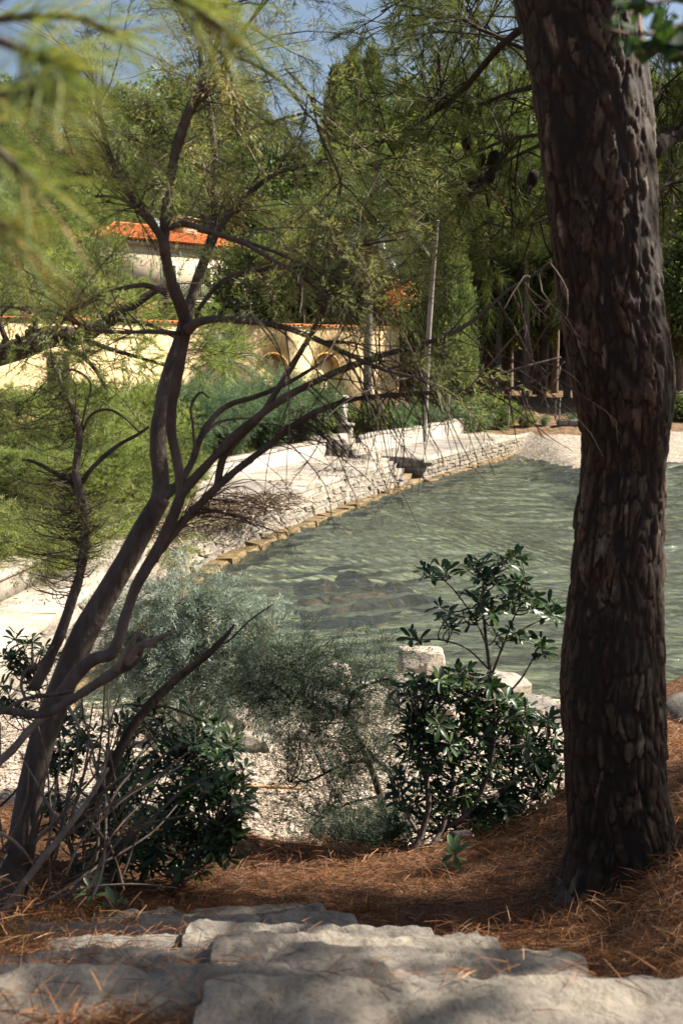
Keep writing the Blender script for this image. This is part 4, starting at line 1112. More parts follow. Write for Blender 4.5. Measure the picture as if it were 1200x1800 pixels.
def connect(mb, P, skel, r0, r1, sag=.15, m=5):
    """twigs from the nearest lower skeleton point to each P"""
    d2 = ((P[:, None]-skel[None])**2).sum(-1)+np.maximum(0, skel[None, :, 2]-P[:, None, 2]+.03)*.4
    near = skel[d2.argmin(1)]
    t = np.linspace(0, 1, m)[None, :, None]
    S = near[:, None]*(1-t)+P[:, None]*t
    b = rng.normal(0, .16, (len(P), 1, 3))*np.linalg.norm(P-near, axis=1)[:, None, None]
    b[..., 2] -= sag*np.linalg.norm(P-near, axis=1)[:, None]
    S = S+b*(4*t*(1-t))
    twigs(mb, S, r0, r1)
    return S

# ------------------------------------------------------------------ the big pine
PY = 4.35
prof = [(1640, 975, 1215), (1595, 978, 1205), (1560, 990, 1200), (1500, 999, 1190), (1450, 996, 1182), (1400, 991, 1176), (1300, 984, 1171), (1200, 980, 1165), (1100, 990, 1161), (1000, 1000, 1163), (900, 1012, 1168), (850, 1021, 1170), (800, 1025, 1172), (750, 1020, 1177), (700, 1011, 1183), (650, 1003, 1181), (600, 994, 1175), (550, 984, 1163), (500, 978, 1160), (400, 965, 1155), (300, 950, 1150), (200, 939, 1144), (100, 926, 1135), (0, 905, 1122), (-100, 888, 1108), (-250, 865, 1085)]
pz = []; pc = []; pr_ = []
for py, l_, r2 in prof:
    a, b = at(l_, py, PY), at(r2, py, PY); pz.append(a[2]); pc.append((a[0]+b[0])/2); pr_.append((b[0]-a[0])/2)
pz = np.array(pz); pc = np.array(pc); pr_ = np.array(pr_)
pbase = np.array([pc[0], PY, pz[0]])
pine = thing('pine_tree', 'large dark pine trunk with plated bark on the needle covered bank', 'tree', tuple(pbase))
# bark: voronoi plates lifted from the trunk, cracks sunk between them
zz = np.linspace(pz[0]-.25, pz[-1], 560); na = 210
cen = np.interp(zz, pz, pc); rad = np.interp(zz, pz, pr_)
aa = np.arange(na)/na*2*PI
A_, Z_ = np.meshgrid(aa, zz); Rr = np.repeat(rad[:, None], na, 1)
def plates(a, z, cw, chh, seed, R0=.19):
    nc = int(round(2*PI*R0/cw)); u = a/(2*PI)*nc; 
    u = u+vnoise(np.stack([np.cos(a)*2, np.sin(a)*2, z*5], -1), 1.4, seed+9, 3)*.8
    v = z/chh+vnoise(np.stack([np.cos(a)*3, np.sin(a)*3, z*4], -1), 1.5, seed+3, 3)*.9
    iu = np.floor(u).astype(int); iv = np.floor(v).astype(int)
    f1 = np.full(u.shape, 9.0); f2 = f1.copy(); idr = np.zeros(u.shape); dvv = np.zeros(u.shape)
    for du in (-1, 0, 1):
        for dv in (-1, 0, 1):
            cu = iu+du; cv = iv+dv; cm = np.mod(cu, nc); zz0 = np.zeros_like(cm)
            su = cu+.5+.85*(_h(cm, cv, zz0, seed)-.5); sv = cv+.5+.85*(_h(cm, cv, zz0, seed+1)-.5)
            d = np.sqrt((u-su)**2+(v-sv)**2); idn = _h(cm, cv, zz0, seed+2)
            new = d < f1
            f2 = np.where(new, f1, np.minimum(f2, d)); idr = np.where(new, idn, idr); dvv = np.where(new, v-sv, dvv); f1 = np.where(new, d, f1)
    return f2-f1, idr, dvv
e1, id1, c1 = plates(A_, Z_, .040, .125, 40)
e2, id2, c2 = plates(A_, Z_, .020, .05, 60)
cs_ = np.stack([np.cos(A_)*.19, np.sin(A_)*.19, Z_*.28], -1)
fis = sm(.0, .22, np.abs(vnoise(cs_, 17, 81, 3)))          # long vertical fissures
wv_ = vnoise(cs_, 9, 85, 2)
lift = sm(.02+.06*wv_, .13+.08*wv_, e1)*(.1+.9*fis)
lift2 = sm(.02, .25, e2)
h_ = lift*(.5+.5*id1-.3*c1)*.011+lift2*(.3+.7*id2)*.0035*lift+vnoise(cs_, 60, 83, 3)*.004-.012
big = vnoise(np.stack([np.cos(A_)*1.2, np.sin(A_)*1.2, Z_*1.6], -1), 1, 71, 2)*.02
flare = np.exp(-(Z_-pz[1])/.16)*.05*(1+.8*np.cos(A_*5+.6)); flare = np.clip(flare, 0, .16)
rt = Rr+h_+big+flare*(Z_ < pz[1]+.5)
VX = cen[:, None]+np.cos(A_)*rt; VY = PY+np.sin(A_)*rt
V = np.stack([VX, VY, Z_], -1).reshape(-1, 3)-pbase
n0, k0 = len(zz), na
i = np.arange(n0-1)[:, None]*k0; j = np.arange(k0)[None, :]; j2 = (j+1) % k0
mb = MB(); tint = np.clip(lift*(.10+.62*id1**2+.38*id2*lift2)+.1*(lift-1), 0, 1)
mb.add(V, Q=np.stack([i+j, i+j2, i+k0+j2, i+k0+j], -1).reshape(-1, 4), tint=tint.ravel())
def mat_pine_bark():
    m, n, l, out = new_mat('pine_bark')
    at_ = n.new('ShaderNodeAttribute'); at_.attribute_name = 'tint'
    tc = n.new('ShaderNodeTexCoord'); mp = n.new('ShaderNodeMapping'); mp.inputs['Scale'].default_value = (1, 1, .5); l.new(tc.outputs['Object'], mp.inputs[0])
    no = n.new('ShaderNodeTexNoise'); no.inputs['Scale'].default_value = 34; no.inputs['Detail'].default_value = 6; l.new(mp.outputs[0], no.inputs[0])
    mm = n.new('ShaderNodeMix'); mm.inputs[0].default_value = .35; l.new(at_.outputs['Fac'], mm.inputs[2]); l.new(no.outputs['Fac'], mm.inputs[3])
    r = ramp(n, [(.14, (.014, .009, .006)), (.32, (.036, .022, .012)), (.5, (.064, .042, .024)), (.68, (.125, .09, .06)), (.85, (.26, .205, .15))]); l.new(mm.outputs[0], r.inputs[0])
    n2 = n.new('ShaderNodeTexNoise'); n2.inputs['Scale'].default_value = 9; l.new(tc.outputs['Object'], n2.inputs[0])
    rr = ramp(n, [(.55, (0, 0, 0)), (.72, (1, 1, 1))]); l.new(n2.outputs['Fac'], rr.inputs[0])
    mx = n.new('ShaderNodeMix'); mx.data_type = 'RGBA'; l.new(rr.outputs[0], mx.inputs[0]); l.new(r.outputs[0], mx.inputs[6])
    hs_ = n.new('ShaderNodeMix'); hs_.data_type = 'RGBA'; hs_.blend_type = 'MULTIPLY'; hs_.inputs[0].default_value = 1; l.new(r.outputs[0], hs_.inputs[6]); hs_.inputs[7].default_value = (1.15, .82, .64, 1)
    l.new(hs_.outputs[2], mx.inputs[7])
    p = n.new('ShaderNodeBsdfPrincipled'); p.inputs['Roughness'].default_value = .75; p.inputs['Specular IOR Level'].default_value = .35
    l.new(mx.outputs[2], p.inputs['Base Color'])
    bn = n.new('ShaderNodeBump'); bn.inputs['Strength'].default_value = .6; bn.inputs['Distance'].default_value = .006; l.new(no.outputs['Fac'], bn.inputs['Height']); l.new(bn.outputs[0], p.inputs['Normal'])
    l.new(p.outputs[0], out.inputs[0]); return m
M['pine_bark'] = mat_pine_bark()
mb.build('trunk', M['pine_bark'], pine, True)
top = np.array([np.interp(pz[-1], pz, pc), PY, pz[-1]])
mb = MB(); tube(mb, [top-np.array([0, 0, .05])-pbase, top+np.array([-.1, -.3, 1.2])-pbase, top+np.array([0, -.7, 2.6])-pbase, top+np.array([.15, -1.0, 4.6])-pbase], [pr_[-1]*.99, pr_[-1]*.85, pr_[-1]*.6, .04], 14, 6, .1); mb.build('upper_trunk', M['bark_dark'], pine, True)
# roots showing at the foot
for pts in ([(1005, 1575), (985, 1598), (960, 1612), (935, 1628)], [(1150, 1560), (1185, 1530), (1215, 1512)], [(1040, 1590), (1050, 1625)]):
    W = np.array([at(p[0], p[1], PY-.12) for p in pts]); mb = MB(); tube(mb, W-pbase, np.linspace(.05, .015, len(W)), 10, 5, .5); mb.build('root', M['bark_tam'], pine, True)
# overhead crown (the same needles as the wood's pines) well above the frame
cr = [c for c in pT[0].children if c.name.startswith('crown')][0]
o = cr.copy(); COL.objects.link(o); o.parent = pine; o.location = (-.1, -.9, 1.6); o.scale = (.62, .62, .66)

def foliate(root, lines, yd, per_m, l2, l3, n3, tn, L, W, mat, seed, twigname='twigs', droop=.2, cone_at=(), bark='bark_dark', folname='needles', tmin=.15, updir=.15):
    """second and third order shoots off world polylines, needle tufts at the ends"""
    ms = MB(); mf = MB(); off = np.array(root.location)
    for P in lines:
        ln = np.linalg.norm(np.diff(P, axis=0), axis=1).sum(); n = max(2, int(ln*per_m)); t = rng.uniform(tmin, 1, n)
        b = along(P, t); tg = nrm(along(np.gradient(P, axis=0), t))
        d = nrm(tg*.6+rand_dirs(n)*.9+np.array([0, 0, updir]))
        S2 = shoots(b, d, l2*rng.uniform(.5, 1.2, n), droop)
        twigs(ms, S2-off, .005, .0025)
        k = np.repeat(np.arange(n), n3); u = rng.uniform(.3, 1, n*n3)
        m = S2.shape[1]; f = u*(m-1); i0 = np.minimum(f.astype(int), m-2); w_ = (f-i0)[:, None]
        b3 = S2[k, i0]*(1-w_)+S2[k, i0+1]*w_; tg3 = nrm(S2[k, i0+1]-S2[k, i0])
        d3 = nrm(tg3*.7+rand_dirs(n*n3)*.8+np.array([0, 0, updir]))
        S3 = shoots(b3, d3, l3*rng.uniform(.5, 1.2, n*n3), droop*.5, 4)
        twigs(ms, S3-off, .0028, .0018)
        E = np.concatenate([S3[:, 1], S3[:, 2], S3[:, 3]]); D3 = nrm(np.concatenate([S3[:, 2]-S3[:, 1], S3[:, 3]-S3[:, 2], S3[:, 3]-S3[:, 2]]))
        tt = np.tile(.5+vnoise(b3, 2.2, seed, 2)*.35, 3)
        tufts(mf, E-off, D3, tn, L, W, .75, l3*.3, tt)
    ms.build(twigname, M[bark], root, True); mf.build(folname, mat, root)

pl = {}
def pbranch(pts, y0, y1, w0, w1, nm='branch'):
    P = poly(pts, y0, y1); mb = MB(); W = tube(mb, P-pbase, [w0/2*y0/2000, (w0*.6+w1*.4)/2*y0/2000, w1/2*y1/2000], 7, 5, .15); mb.build(nm, M['bark_dark'], pine, True)
    return W+pbase
Ls = [pbranch([(945, 30), (910, 55), (880, 80), (845, 120), (805, 165), (765, 195), (710, 230), (655, 255), (610, 262)], 4.5, 5.6, 15, 6),
      pbranch([(765, 195), (776, 160), (773, 90), (820, 62), (860, 30), (885, -30)], 5.1, 5.6, 7, 5),
      pbranch([(960, 235), (895, 245), (850, 262), (800, 285), (765, 318)], 4.5, 6.0, 8, 3),
      pbranch([(965, 248), (905, 275), (860, 300), (840, 322), (800, 350)], 4.5, 6.0, 8, 3),
      pbranch([(940, 150), (890, 165), (840, 185), (800, 190), (770, 180), (740, 160)], 4.6, 6.2, 8, 3),
      pbranch([(930, 90), (860, 60), (800, 30), (750, 30), (700, 45)], 4.6, 6.4, 8, 3),
      pbranch([(925, -40), (840, -20), (780, -20), (720, -5), (670, 20)], 4.7, 6.6, 9, 3),
      pbranch([(975, 380), (930, 395), (890, 400), (850, 390)], 4.5, 5.6, 5, 3),
      pbranch([(1145, 265), (1165, 250), (1205, 228), (1260, 210), (1330, 200)], 4.7, 6.0, 34, 26),
      pbranch([(1150, 335), (1175, 322), (1210, 300), (1270, 260)], 4.7, 5.6, 10, 7),
      pbranch([(1140, 180), (1170, 150), (1220, 130)], 4.7, 5.6, 8, 5)]
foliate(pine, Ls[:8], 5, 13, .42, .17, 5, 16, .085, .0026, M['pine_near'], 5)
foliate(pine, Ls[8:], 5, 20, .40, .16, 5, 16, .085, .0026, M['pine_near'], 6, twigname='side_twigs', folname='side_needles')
# cones
bm = bmesh.new(); bmesh.ops.create_icosphere(bm, subdivisions=2, radius=1); cv = np.array([v.co[:] for v in bm.verts]); cf = [[v.index for v in f.verts] for f in bm.faces]; bm.free()
cv2 = cv*np.array([.026, .026, .042])*(1+.12*np.sin(cv[:, 2:3]*16)*np.cos(np.arctan2(cv[:, 1:2], cv[:, 0:1])*6)); cv2[:, :2] *= (1-.25*cv[:, 2:3])
mb = MB(); mb.add(cv2, T=cf); cone_me = mb.mesh('pine_cone', M['bark_dark'])
for px, py in ((823, 334), (839, 327), (862, 308), (895, 247), (900, 317), (922, 336), (935, 315), (842, 285), (865, 280), (812, 345), (820, 248), (880, 282)):
    o = link('pine_cone', cone_me, pine); o.location = at(px, py, 5.2)-pbase; o.rotation_euler = (random.uniform(-.5, .5)+PI, random.uniform(-.5, .5), 0)

# a neighbouring pine beyond the right edge: its open crown dapples the bank
shade = proto_pine(55, 12, 4.0, .5, 17, 95, 15, .26, .026, M['pine_far'], lat=.17)
for k, (x, y, h, wx) in enumerate(((6.1, 5.3, 7.6, 1.15),)):
    o = shade[0]; o.location = (x, y, float(HT(np.array(x), np.array(y)))); s = h/12; o.scale = (s*wx, s*wx, s); o.rotation_euler = (0, 0, k*1.7)
    tag(o, 'pine beyond the right picture edge shading the near bank', 'tree', 'pines beyond the right edge', 'thing')

# ------------------------------------------------------------------ the tamarisk on the left
TY = 4.4
tb = at(15, 1610, TY)
tam = thing('tamarisk_tree', 'multi stemmed grey tamarisk tree leaning over the bank', 'tree', tuple(tb))
skel = []
def tbr(pts, y0, y1, w, name='branch', mat='bark_tam', k=9, reg=True, wob=.2):
    P = poly(pts, y0, y1); ys_ = np.linspace(y0, y1, len(w)); rad = [a/2*b/2000 for a, b in zip(w, ys_)]
    mb = MB(); W = tube(mb, P-tb, rad, k, 5, wob, seed=len(skel)); mb.build(name, M[mat], tam, True)
    if reg: skel.append(W+tb)
    return W+tb
T1 = tbr([(-10, 1660), (10, 1600), (35, 1500), (52, 1400), (75, 1300), (112, 1200), (150, 1110), (188, 1045), (226, 980), (258, 920), (284, 875)], 4.35, 4.5, [65, 57, 52, 49, 49, 49, 48, 42, 39, 38, 35], 'trunk', k=14, wob=.1)
T1b = tbr([(280, 885), (284, 850), (278, 790), (280, 740), (290, 690), (303, 640), (318, 590), (335, 530), (352, 480), (368, 430), (377, 395), (377, 330), (376, 260), (370, 200), (360, 150), (352, 90), (350, 20), (352, -60)], 4.5, 5.2, [34, 31, 30, 29, 27, 26, 23, 20, 18, 16, 14, 13, 12, 11, 9, 8, 6, 5], 'stem', k=12)
T2 = tbr([(105, 1230), (135, 1185), (165, 1158), (195, 1150), (210, 1120), (222, 1080), (240, 1030), (268, 980), (296, 925), (318, 868), (311, 810), (301, 760), (302, 720), (310, 670), (322, 610), (328, 575)], 4.25, 4.2, [30, 27, 24, 22, 20, 20, 20, 20, 19, 18, 19, 18, 18, 19, 18, 20], 'stem', k=12)
T3 = tbr([(328, 585), (322, 550), (305, 505), (293, 460), (289, 420), (293, 370), (299, 320), (309, 265), (325, 215), (343, 170), (362, 130), (380, 80), (395, 20), (405, -50)], 4.2, 4.0, [23, 22, 21, 20, 18, 19, 17, 17, 17, 16, 12, 9, 7, 5], 'stem', k=12)
UL = tbr([(291, 445), (282, 415), (262, 385), (240, 360), (218, 325), (200, 290), (186, 250), (177, 210), (170, 160), (150, 100)], 4.1, 4.1, [16, 15, 14, 13, 12, 11, 9, 7, 5, 4], 'limb')
tbr([(262, 388), (228, 357), (200, 346), (168, 345)], 4.1, 4.0, [10, 8, 6, 4]); tbr([(216, 322), (195, 300), (180, 272), (160, 240)], 4.1, 4.3, [8, 7, 5, 4])
tbr([(335, 195), (352, 172), (385, 140), (402, 95), (430, 50), (470, 0)], 4.1, 3.9, [14, 12, 9, 8, 6, 4])
tbr([(318, 587), (270, 583), (220, 584), (180, 582), (145, 573), (118, 557)], 4.2, 3.9, [9, 8, 7, 8, 8, 7]); tbr([(292, 515), (262, 503), (235, 503), (190, 515), (150, 535), (118, 557), (85, 590)], 4.1, 3.9, [12, 10, 9, 8, 8, 7, 5])
R1 = tbr([(330, 580), (345, 568), (380, 561), (430, 564), (490, 573), (550, 594), (610, 622), (670, 648), (730, 665), (790, 690), (830, 735)], 4.15, 3.9, [20, 16, 13, 12, 11, 10, 9, 7, 6, 5, 3])
B1 = tbr([(270, 985), (300, 915), (322, 865), (360, 822), (400, 778), (450, 735), (500, 700), (560, 668), (620, 642), (680, 622), (740, 606), (800, 583), (850, 548), (890, 512), (930, 488), (968, 460)], 4.25, 4.0, [18, 18, 19, 16, 15, 14, 13, 12, 12, 10, 9, 8, 7, 6, 5, 4], 'limb', k=10)
B2 = tbr([(252, 1010), (280, 970), (318, 922), (350, 888), (385, 852), (430, 815), (470, 785), (510, 752), (560, 722), (620, 702), (700, 694), (780, 690), (850, 688), (910, 680), (960, 660), (992, 636)], 4.3, 4.05, [16, 16, 16, 15, 14, 13, 12, 12, 11, 9, 9, 8, 7, 5, 4, 2], 'limb', k=10)
B2b = tbr([(800, 690), (840, 672), (890, 654), (940, 640), (985, 628)], 4.05, 4.1, [8, 7, 6, 5, 3])
B3 = tbr([(382, 855), (392, 805), (415, 775), (455, 735), (485, 690), (515, 640), (545, 590), (562, 555), (590, 510), (630, 470)], 4.25, 4.1, [14, 13, 12, 12, 11, 11, 10, 8, 6, 4])
B4 = tbr([(285, 878), (318, 845), (338, 810), (350, 775), (368, 742), (400, 713), (450, 697), (500, 676), (545, 650), (590, 620)], 4.5, 4.7, [17, 14, 12, 12, 11, 10, 9, 8, 6, 4], 'limb')
tbr([(343, 800), (340, 750), (336, 715), (352, 690), (368, 700)], 4.5, 4.5, [6, 5, 5, 4, 3]); tbr([(352, 775), (372, 750), (400, 738), (440, 735)], 4.5, 4.7, [6, 5, 4, 3])
R2 = tbr([(298, 400), (325, 393), (370, 408), (430, 428), (470, 452), (530, 486), (590, 535), (640, 580)], 4.1, 4.0, [11, 11, 10, 9, 8, 7, 6, 4])
R3 = tbr([(360, 455), (385, 405), (410, 370), (440, 338), (485, 305), (540, 290), (600, 285), (650, 290), (690, 303)], 4.8, 4.8, [12, 12, 11, 10, 9, 8, 6, 5, 3])
R4 = tbr([(348, 545), (380, 505), (420, 480), (500, 470), (560, 455), (640, 430), (705, 420)], 4.6, 4.5, [8, 8, 7, 7, 7, 6, 4]); R5 = tbr([(420, 420), (500, 450), (560, 480), (620, 500), (690, 520)], 4.1, 4.0, [6, 6, 5, 4, 3])
R6 = tbr([(375, 260), (420, 230), (480, 215), (530, 200), (600, 190)], 5.1, 5.0, [8, 7, 6, 5, 3]); R7 = tbr([(380, 90), (440, 110), (500, 150), (540, 200), (580, 240)], 4.0, 4.0, [7, 6, 5, 4, 3]); R8 = tbr([(500, 120), (545, 170), (560, 230), (592, 300), (600, 330)], 4.3, 4.3, [4, 5, 5, 4, 3])
L2 = tbr([(60, 1210), (100, 1130), (125, 1060), (143, 1000), (150, 930), (146, 880), (133, 830), (140, 760), (122, 705), (98, 655)], 4.7, 4.9, [23, 20, 19, 18, 19, 16, 14, 12, 9, 6], 'stem', k=10)
tbr([(140, 858), (95, 830), (60, 812), (40, 808)], 4.9, 4.8, [9, 8, 6, 4]); tbr([(142, 850), (165, 820), (205, 785), (240, 765), (262, 750)], 4.9, 5.0, [10, 9, 8, 6, 5]); tbr([(140, 770), (160, 730), (190, 720), (220, 735), (245, 760)], 4.9, 4.8, [6, 5, 5, 4, 3]); tbr([(100, 660), (130, 650), (160, 675), (150, 720), (140, 765)], 4.8, 4.9, [5, 5, 4, 4, 5])
# dead and broken wood low on the left
DW = 'dead_branch'
tbr([(-20, 1245), (30, 1252), (75, 1256), (110, 1240), (160, 1208), (205, 1180), (238, 1158), (247, 1130), (246, 1118)], 4.1, 4.0, [14, 15, 15, 16, 18, 20, 20, 18, 12], DW, 'bark_tam')
tbr([(-20, 1355), (20, 1320), (60, 1275), (100, 1243)], 4.0, 4.1, [16, 16, 14, 12], DW, 'deadwood'); tbr([(238, 1150), (225, 1165), (240, 1140), (262, 1130), (285, 1120), (300, 1112)], 4.0, 3.9, [14, 14, 15, 14, 9, 4], DW, 'deadwood')
tbr([(205, 1180), (218, 1150), (232, 1128), (246, 1108)], 3.98, 3.95, [10, 9, 8, 4], DW, 'deadwood'); tbr([(120, 1242), (132, 1262), (142, 1285)], 4.0, 3.95, [8, 7, 5], DW, 'deadwood')
tbr([(-10, 1262), (30, 1235), (60, 1225), (100, 1220), (130, 1215)], 4.05, 4.1, [6, 7, 8, 8, 6], DW); tbr([(45, 1228), (38, 1205), (45, 1180), (70, 1165), (95, 1135)], 4.1, 4.2, [6, 6, 6, 5, 4], DW)
DK = tbr([(160, 1420), (200, 1340), (235, 1275), (280, 1222), (320, 1185), (360, 1155), (395, 1120), (412, 1098)], 4.4, 4.6, [22, 20, 19, 18, 16, 13, 9, 5], 'limb', 'bark_dark'); tbr([(385, 1130), (400, 1128), (440, 1090), (480, 1062)], 4.6, 4.7, [4, 4, 3, 2], 'branch', 'bark_dark'); tbr([(235, 1240), (290, 1242), (330, 1255), (365, 1270)], 4.5, 4.6, [5, 5, 4, 3], 'branch', 'bark_dark')
tbr([(-10, 1630), (30, 1570), (75, 1510), (120, 1455), (160, 1400), (190, 1350)], 3.8, 4.0, [14, 14, 13, 11, 9, 7], DW, 'deadwood'); tbr([(-10, 1545), (15, 1548), (30, 1565)], 3.8, 3.9, [7, 6, 4], DW, 'deadwood'); tbr([(-10, 1460), (20, 1475), (45, 1500), (58, 1520)], 3.9, 4.0, [8, 7, 6, 4], DW, 'deadwood')
for k in range(46):
    x0 = random.uniform(-20, 230); y0 = random.uniform(1420, 1600); a = random.gauss(-1.15, .45); ln = random.uniform(90, 300); c_ = random.uniform(-.5, .5)
    pts = []; x_, y_ = x0, y0
    for q in range(6): pts.append((x_, y_)); x_ += math.cos(a)*ln/5; y_ += math.sin(a)*ln/5; a += c_*.3+random.gauss(0, .12)
    tbr(pts, random.uniform(3.9, 4.6), random.uniform(3.9, 4.6), [random.uniform(4, 8), 5, 2.5], DW, random.choice(['deadwood', 'deadwood', 'bark_tam', 'twig']), k=5, reg=False)
# feathery foliage on the upper limbs
def plume(root, lines, per_m, tl, ns, sl_, nb, mat, tmin, droop, name='foliage', twn='twigs', LL=.024, LW=.0024, bark='twig', up=.25, tintc=.5):
    ms = MB(); mf = MB(); off = np.array(root.location)
    for P in lines:
        ln = np.linalg.norm(np.diff(P, axis=0), axis=1).sum(); n = max(2, int(ln*per_m)); t = rng.uniform(tmin, 1, n)
        b = along(P, t); tg = nrm(along(np.gradient(P, axis=0), t))
        d = nrm(tg*.5+rand_dirs(n)*.85+np.array([0, 0, up])); S = shoots(b, d, tl*rng.uniform(.4, 1.3, n), droop, 6)
        twigs(ms, S-off, .0038, .0012)
        if ns:
            k = np.repeat(np.arange(n), ns); f = rng.uniform(.2, 1, n*ns)*5; i0 = np.minimum(f.astype(int), 4); w_ = (f-i0)[:, None]
            b3 = S[k, i0]*(1-w_)+S[k, i0+1]*w_; tg3 = nrm(S[k, i0+1]-S[k, i0])
            d3 = nrm(tg3*.8+rand_dirs(n*ns)*.8+np.array([0, 0, .1]))
            S3 = shoots(b3, d3, sl_*rng.uniform(.6, 1.1, n*ns), droop, 3); twigs(ms, S3-off, .0012, .0006)
            sprays(mf, b3-off, d3, sl_, nb, LL, LW, np.full(n*ns, tintc)+np.repeat(rng.normal(0, .2, n), ns), droop)
    ms.build(twn, M[bark], root, True)
    if ns: mf.build(name, mat, root)
plume(tam, [T1b[40:], T3[30:], UL, R3] + [s for s in skel[5:9]], 30, .40, 9, .16, 34, M['tam_near'], .12, .45, LW=.003)
plume(tam, [R2, R4, R5, L2[25:], R1[30:], B3[30:], R8], 17, .32, 9, .14, 30, M['tam_near'], .2, .5, LW=.0028, name='sparse_foliage', twn='side_twigs')
# bare drooping twigs under the long limbs
plume(tam, [B1[25:], B2[30:], B2b, R1[15:]], 13, .38, 0, 0, 0, None, .05, 1.1, twn='bare_twigs', up=-.35)
plume(tam, [R2, R3, R4, R5, R1[10:], B3[25:], T1b[55:], UL], 18, .55, 0, 0, 0, None, .1, .5, twn='fine_branches', up=.1, bark='deadwood')
def spurs(root, lines, per_m, mat='twig', name='hanging_twigs', ln0=.40):
    ms = MB(); off = np.array(root.location)
    for P in lines:
        ln = np.linalg.norm(np.diff(P, axis=0), axis=1).sum(); n = max(2, int(ln*per_m)); b = along(P, rng.uniform(.05, 1, n))
        d = nrm(rand_dirs(n)*np.array([.8, .5, .3])+np.array([.15, 0, -.8])); S = shoots(b, d, ln0*rng.uniform(.4, 1.2, n), .5, 8, .16); twigs(ms, S-off, .0036, .0012)
        k = np.repeat(np.arange(n), 9); f = rng.uniform(.25, 1, n*9)*7; i0 = np.minimum(f.astype(int), 6); w_ = (f-i0)[:, None]
        b3 = S[k, i0]*(1-w_)+S[k, i0+1]*w_; tg = nrm(S[k, i0+1]-S[k, i0]); d3 = nrm(tg+rand_dirs(n*9)*.9); S3 = shoots(b3, d3, .055*rng.uniform(.3, 1.6, n*9), .3, 3); twigs(ms, S3-off, .0014, .0007)
    ms.build(name, M[mat], root)
spurs(tam, [B1[25:], B2[30:], B2b, B3[25:]], 11)
mb = MB(); P, C = cloud([(640, 800, 30, 25, 4.1, 14), (600, 812, 30, 22, 4.1, 12), (455, 905, 40, 25, 4.3, 16), (500, 925, 40, 22, 4.3, 14), (680, 872, 20, 14, 4.1, 8), (560, 780, 40, 20, 4.2, 8), (400, 920, 30, 25, 4.3, 10)])
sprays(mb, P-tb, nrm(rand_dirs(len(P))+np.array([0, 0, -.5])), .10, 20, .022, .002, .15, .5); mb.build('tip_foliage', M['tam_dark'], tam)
mb = MB(); SK = np.concatenate([B1, B2]); connect(mb, P-tb, SK-tb, .0028, .001, -.2); mb.build('tip_twigs', M['twig'], tam)
# green sprigs on the thin left stem
mb = MB(); P, C = cloud([(130, 900, 60, 40, 4.8, 60), (150, 960, 50, 40, 4.8, 60), (90, 880, 70, 50, 4.9, 50), (60, 700, 80, 60, 5.0, 36), (60, 830, 70, 40, 5.0, 36), (40, 960, 50, 60, 4.8, 26), (110, 1010, 50, 40, 4.8, 16), (200, 890, 40, 40, 4.9, 14)])
sprays(mb, P-tb, nrm(rand_dirs(len(P))+np.array([0, 0, .2])), .14, 24, .024, .0024, rng.uniform(.4, 1, len(P)), .4); mb.build('sprigs', M['tam_near'], tam)
mb = MB(); connect(mb, P-tb, L2-tb, .003, .001); mb.build('sprig_twigs', M['twig'], tam)

# ------------------------------------------------------------------ feathery shrubs on the beach
def feather_plant(label, base, stems, anchors, mat, ln, nb, LL, LW, bark='bark_dark', droop=.35, up=.5, tl=(.2, .8), per=6, sub=.2):
    t = thing('tamarisk_shrub', label, 'shrub', tuple(base)); sk = []
    for pts, y0, y1, w in stems:
        P = poly(pts, y0, y1); mb = MB(); W = tube(mb, P-base, [a/2*(y0+y1)/2/2000 for a in w], 7, 5, .15); mb.build('stem', M[bark], t, True); sk.append(W)
    sk = np.concatenate(sk)
    P, C = cloud(anchors); ms = MB(); connect(ms, P-base, sk, .006, .002)
    d = nrm(P-C+rand_dirs(len(P))*.12+np.array([0, 0, .1])); 
    b = np.repeat(P, per, 0); dd = nrm(np.repeat(d, per, 0)*up+rand_dirs(len(b))*.9)
    b = b+dd*rng.uniform(0, sub, (len(b), 1))
    S = shoots(b, dd, ln*rng.uniform(.7, 1.1, len(b)), droop, 3); twigs(ms, S-base, .0016, .0007)
    mf = MB(); sprays(mf, b-base, dd, ln, nb, LL, LW, np.repeat(rng.uniform(*tl, len(P)), per), droop, width=.075)
    ms.build('twigs', M[bark], t, True); mf.build('foliage', mat, t)
    return t
base = np.array([*onz(330, 1330, .4)[:2], .4])
feather_plant('blue green feathery tamarisk shrub on the beach behind the grey trunk', base,
    [([(330, 1330), (320, 1240), (300, 1150), (310, 1060)], 9.6, 9.2, [16, 12, 8, 4]), ([(335, 1330), (360, 1240), (400, 1160), (430, 1090)], 9.6, 9.2, [14, 10, 7, 3]), ([(328, 1330), (290, 1230), (240, 1150)], 9.6, 9.4, [12, 8, 4])],
    [(290, 1090, 55, 35, 9.3, 30), (360, 1100, 40, 40, 9.2, 28), (270, 1150, 65, 45, 9.3, 40), (355, 1160, 65, 40, 9.1, 46), (430, 1160, 50, 40, 9.0, 34), (320, 1215, 80, 35, 9.0, 42), (420, 1215, 60, 35, 9.0, 30), (240, 1200, 50, 45, 9.3, 22), (335, 1045, 22, 16, 9.3, 7), (225, 1120, 35, 35, 9.5, 10), (475, 1140, 25, 30, 9.0, 10), (400, 1080, 20, 20, 9.1, 6)],
    M['tam_blue'], .27, 84, .042, .0055, tl=(.1, .95), per=5, sub=.25, droop=.6)
base = at(690, 1530, 6.6); base[2] = .7
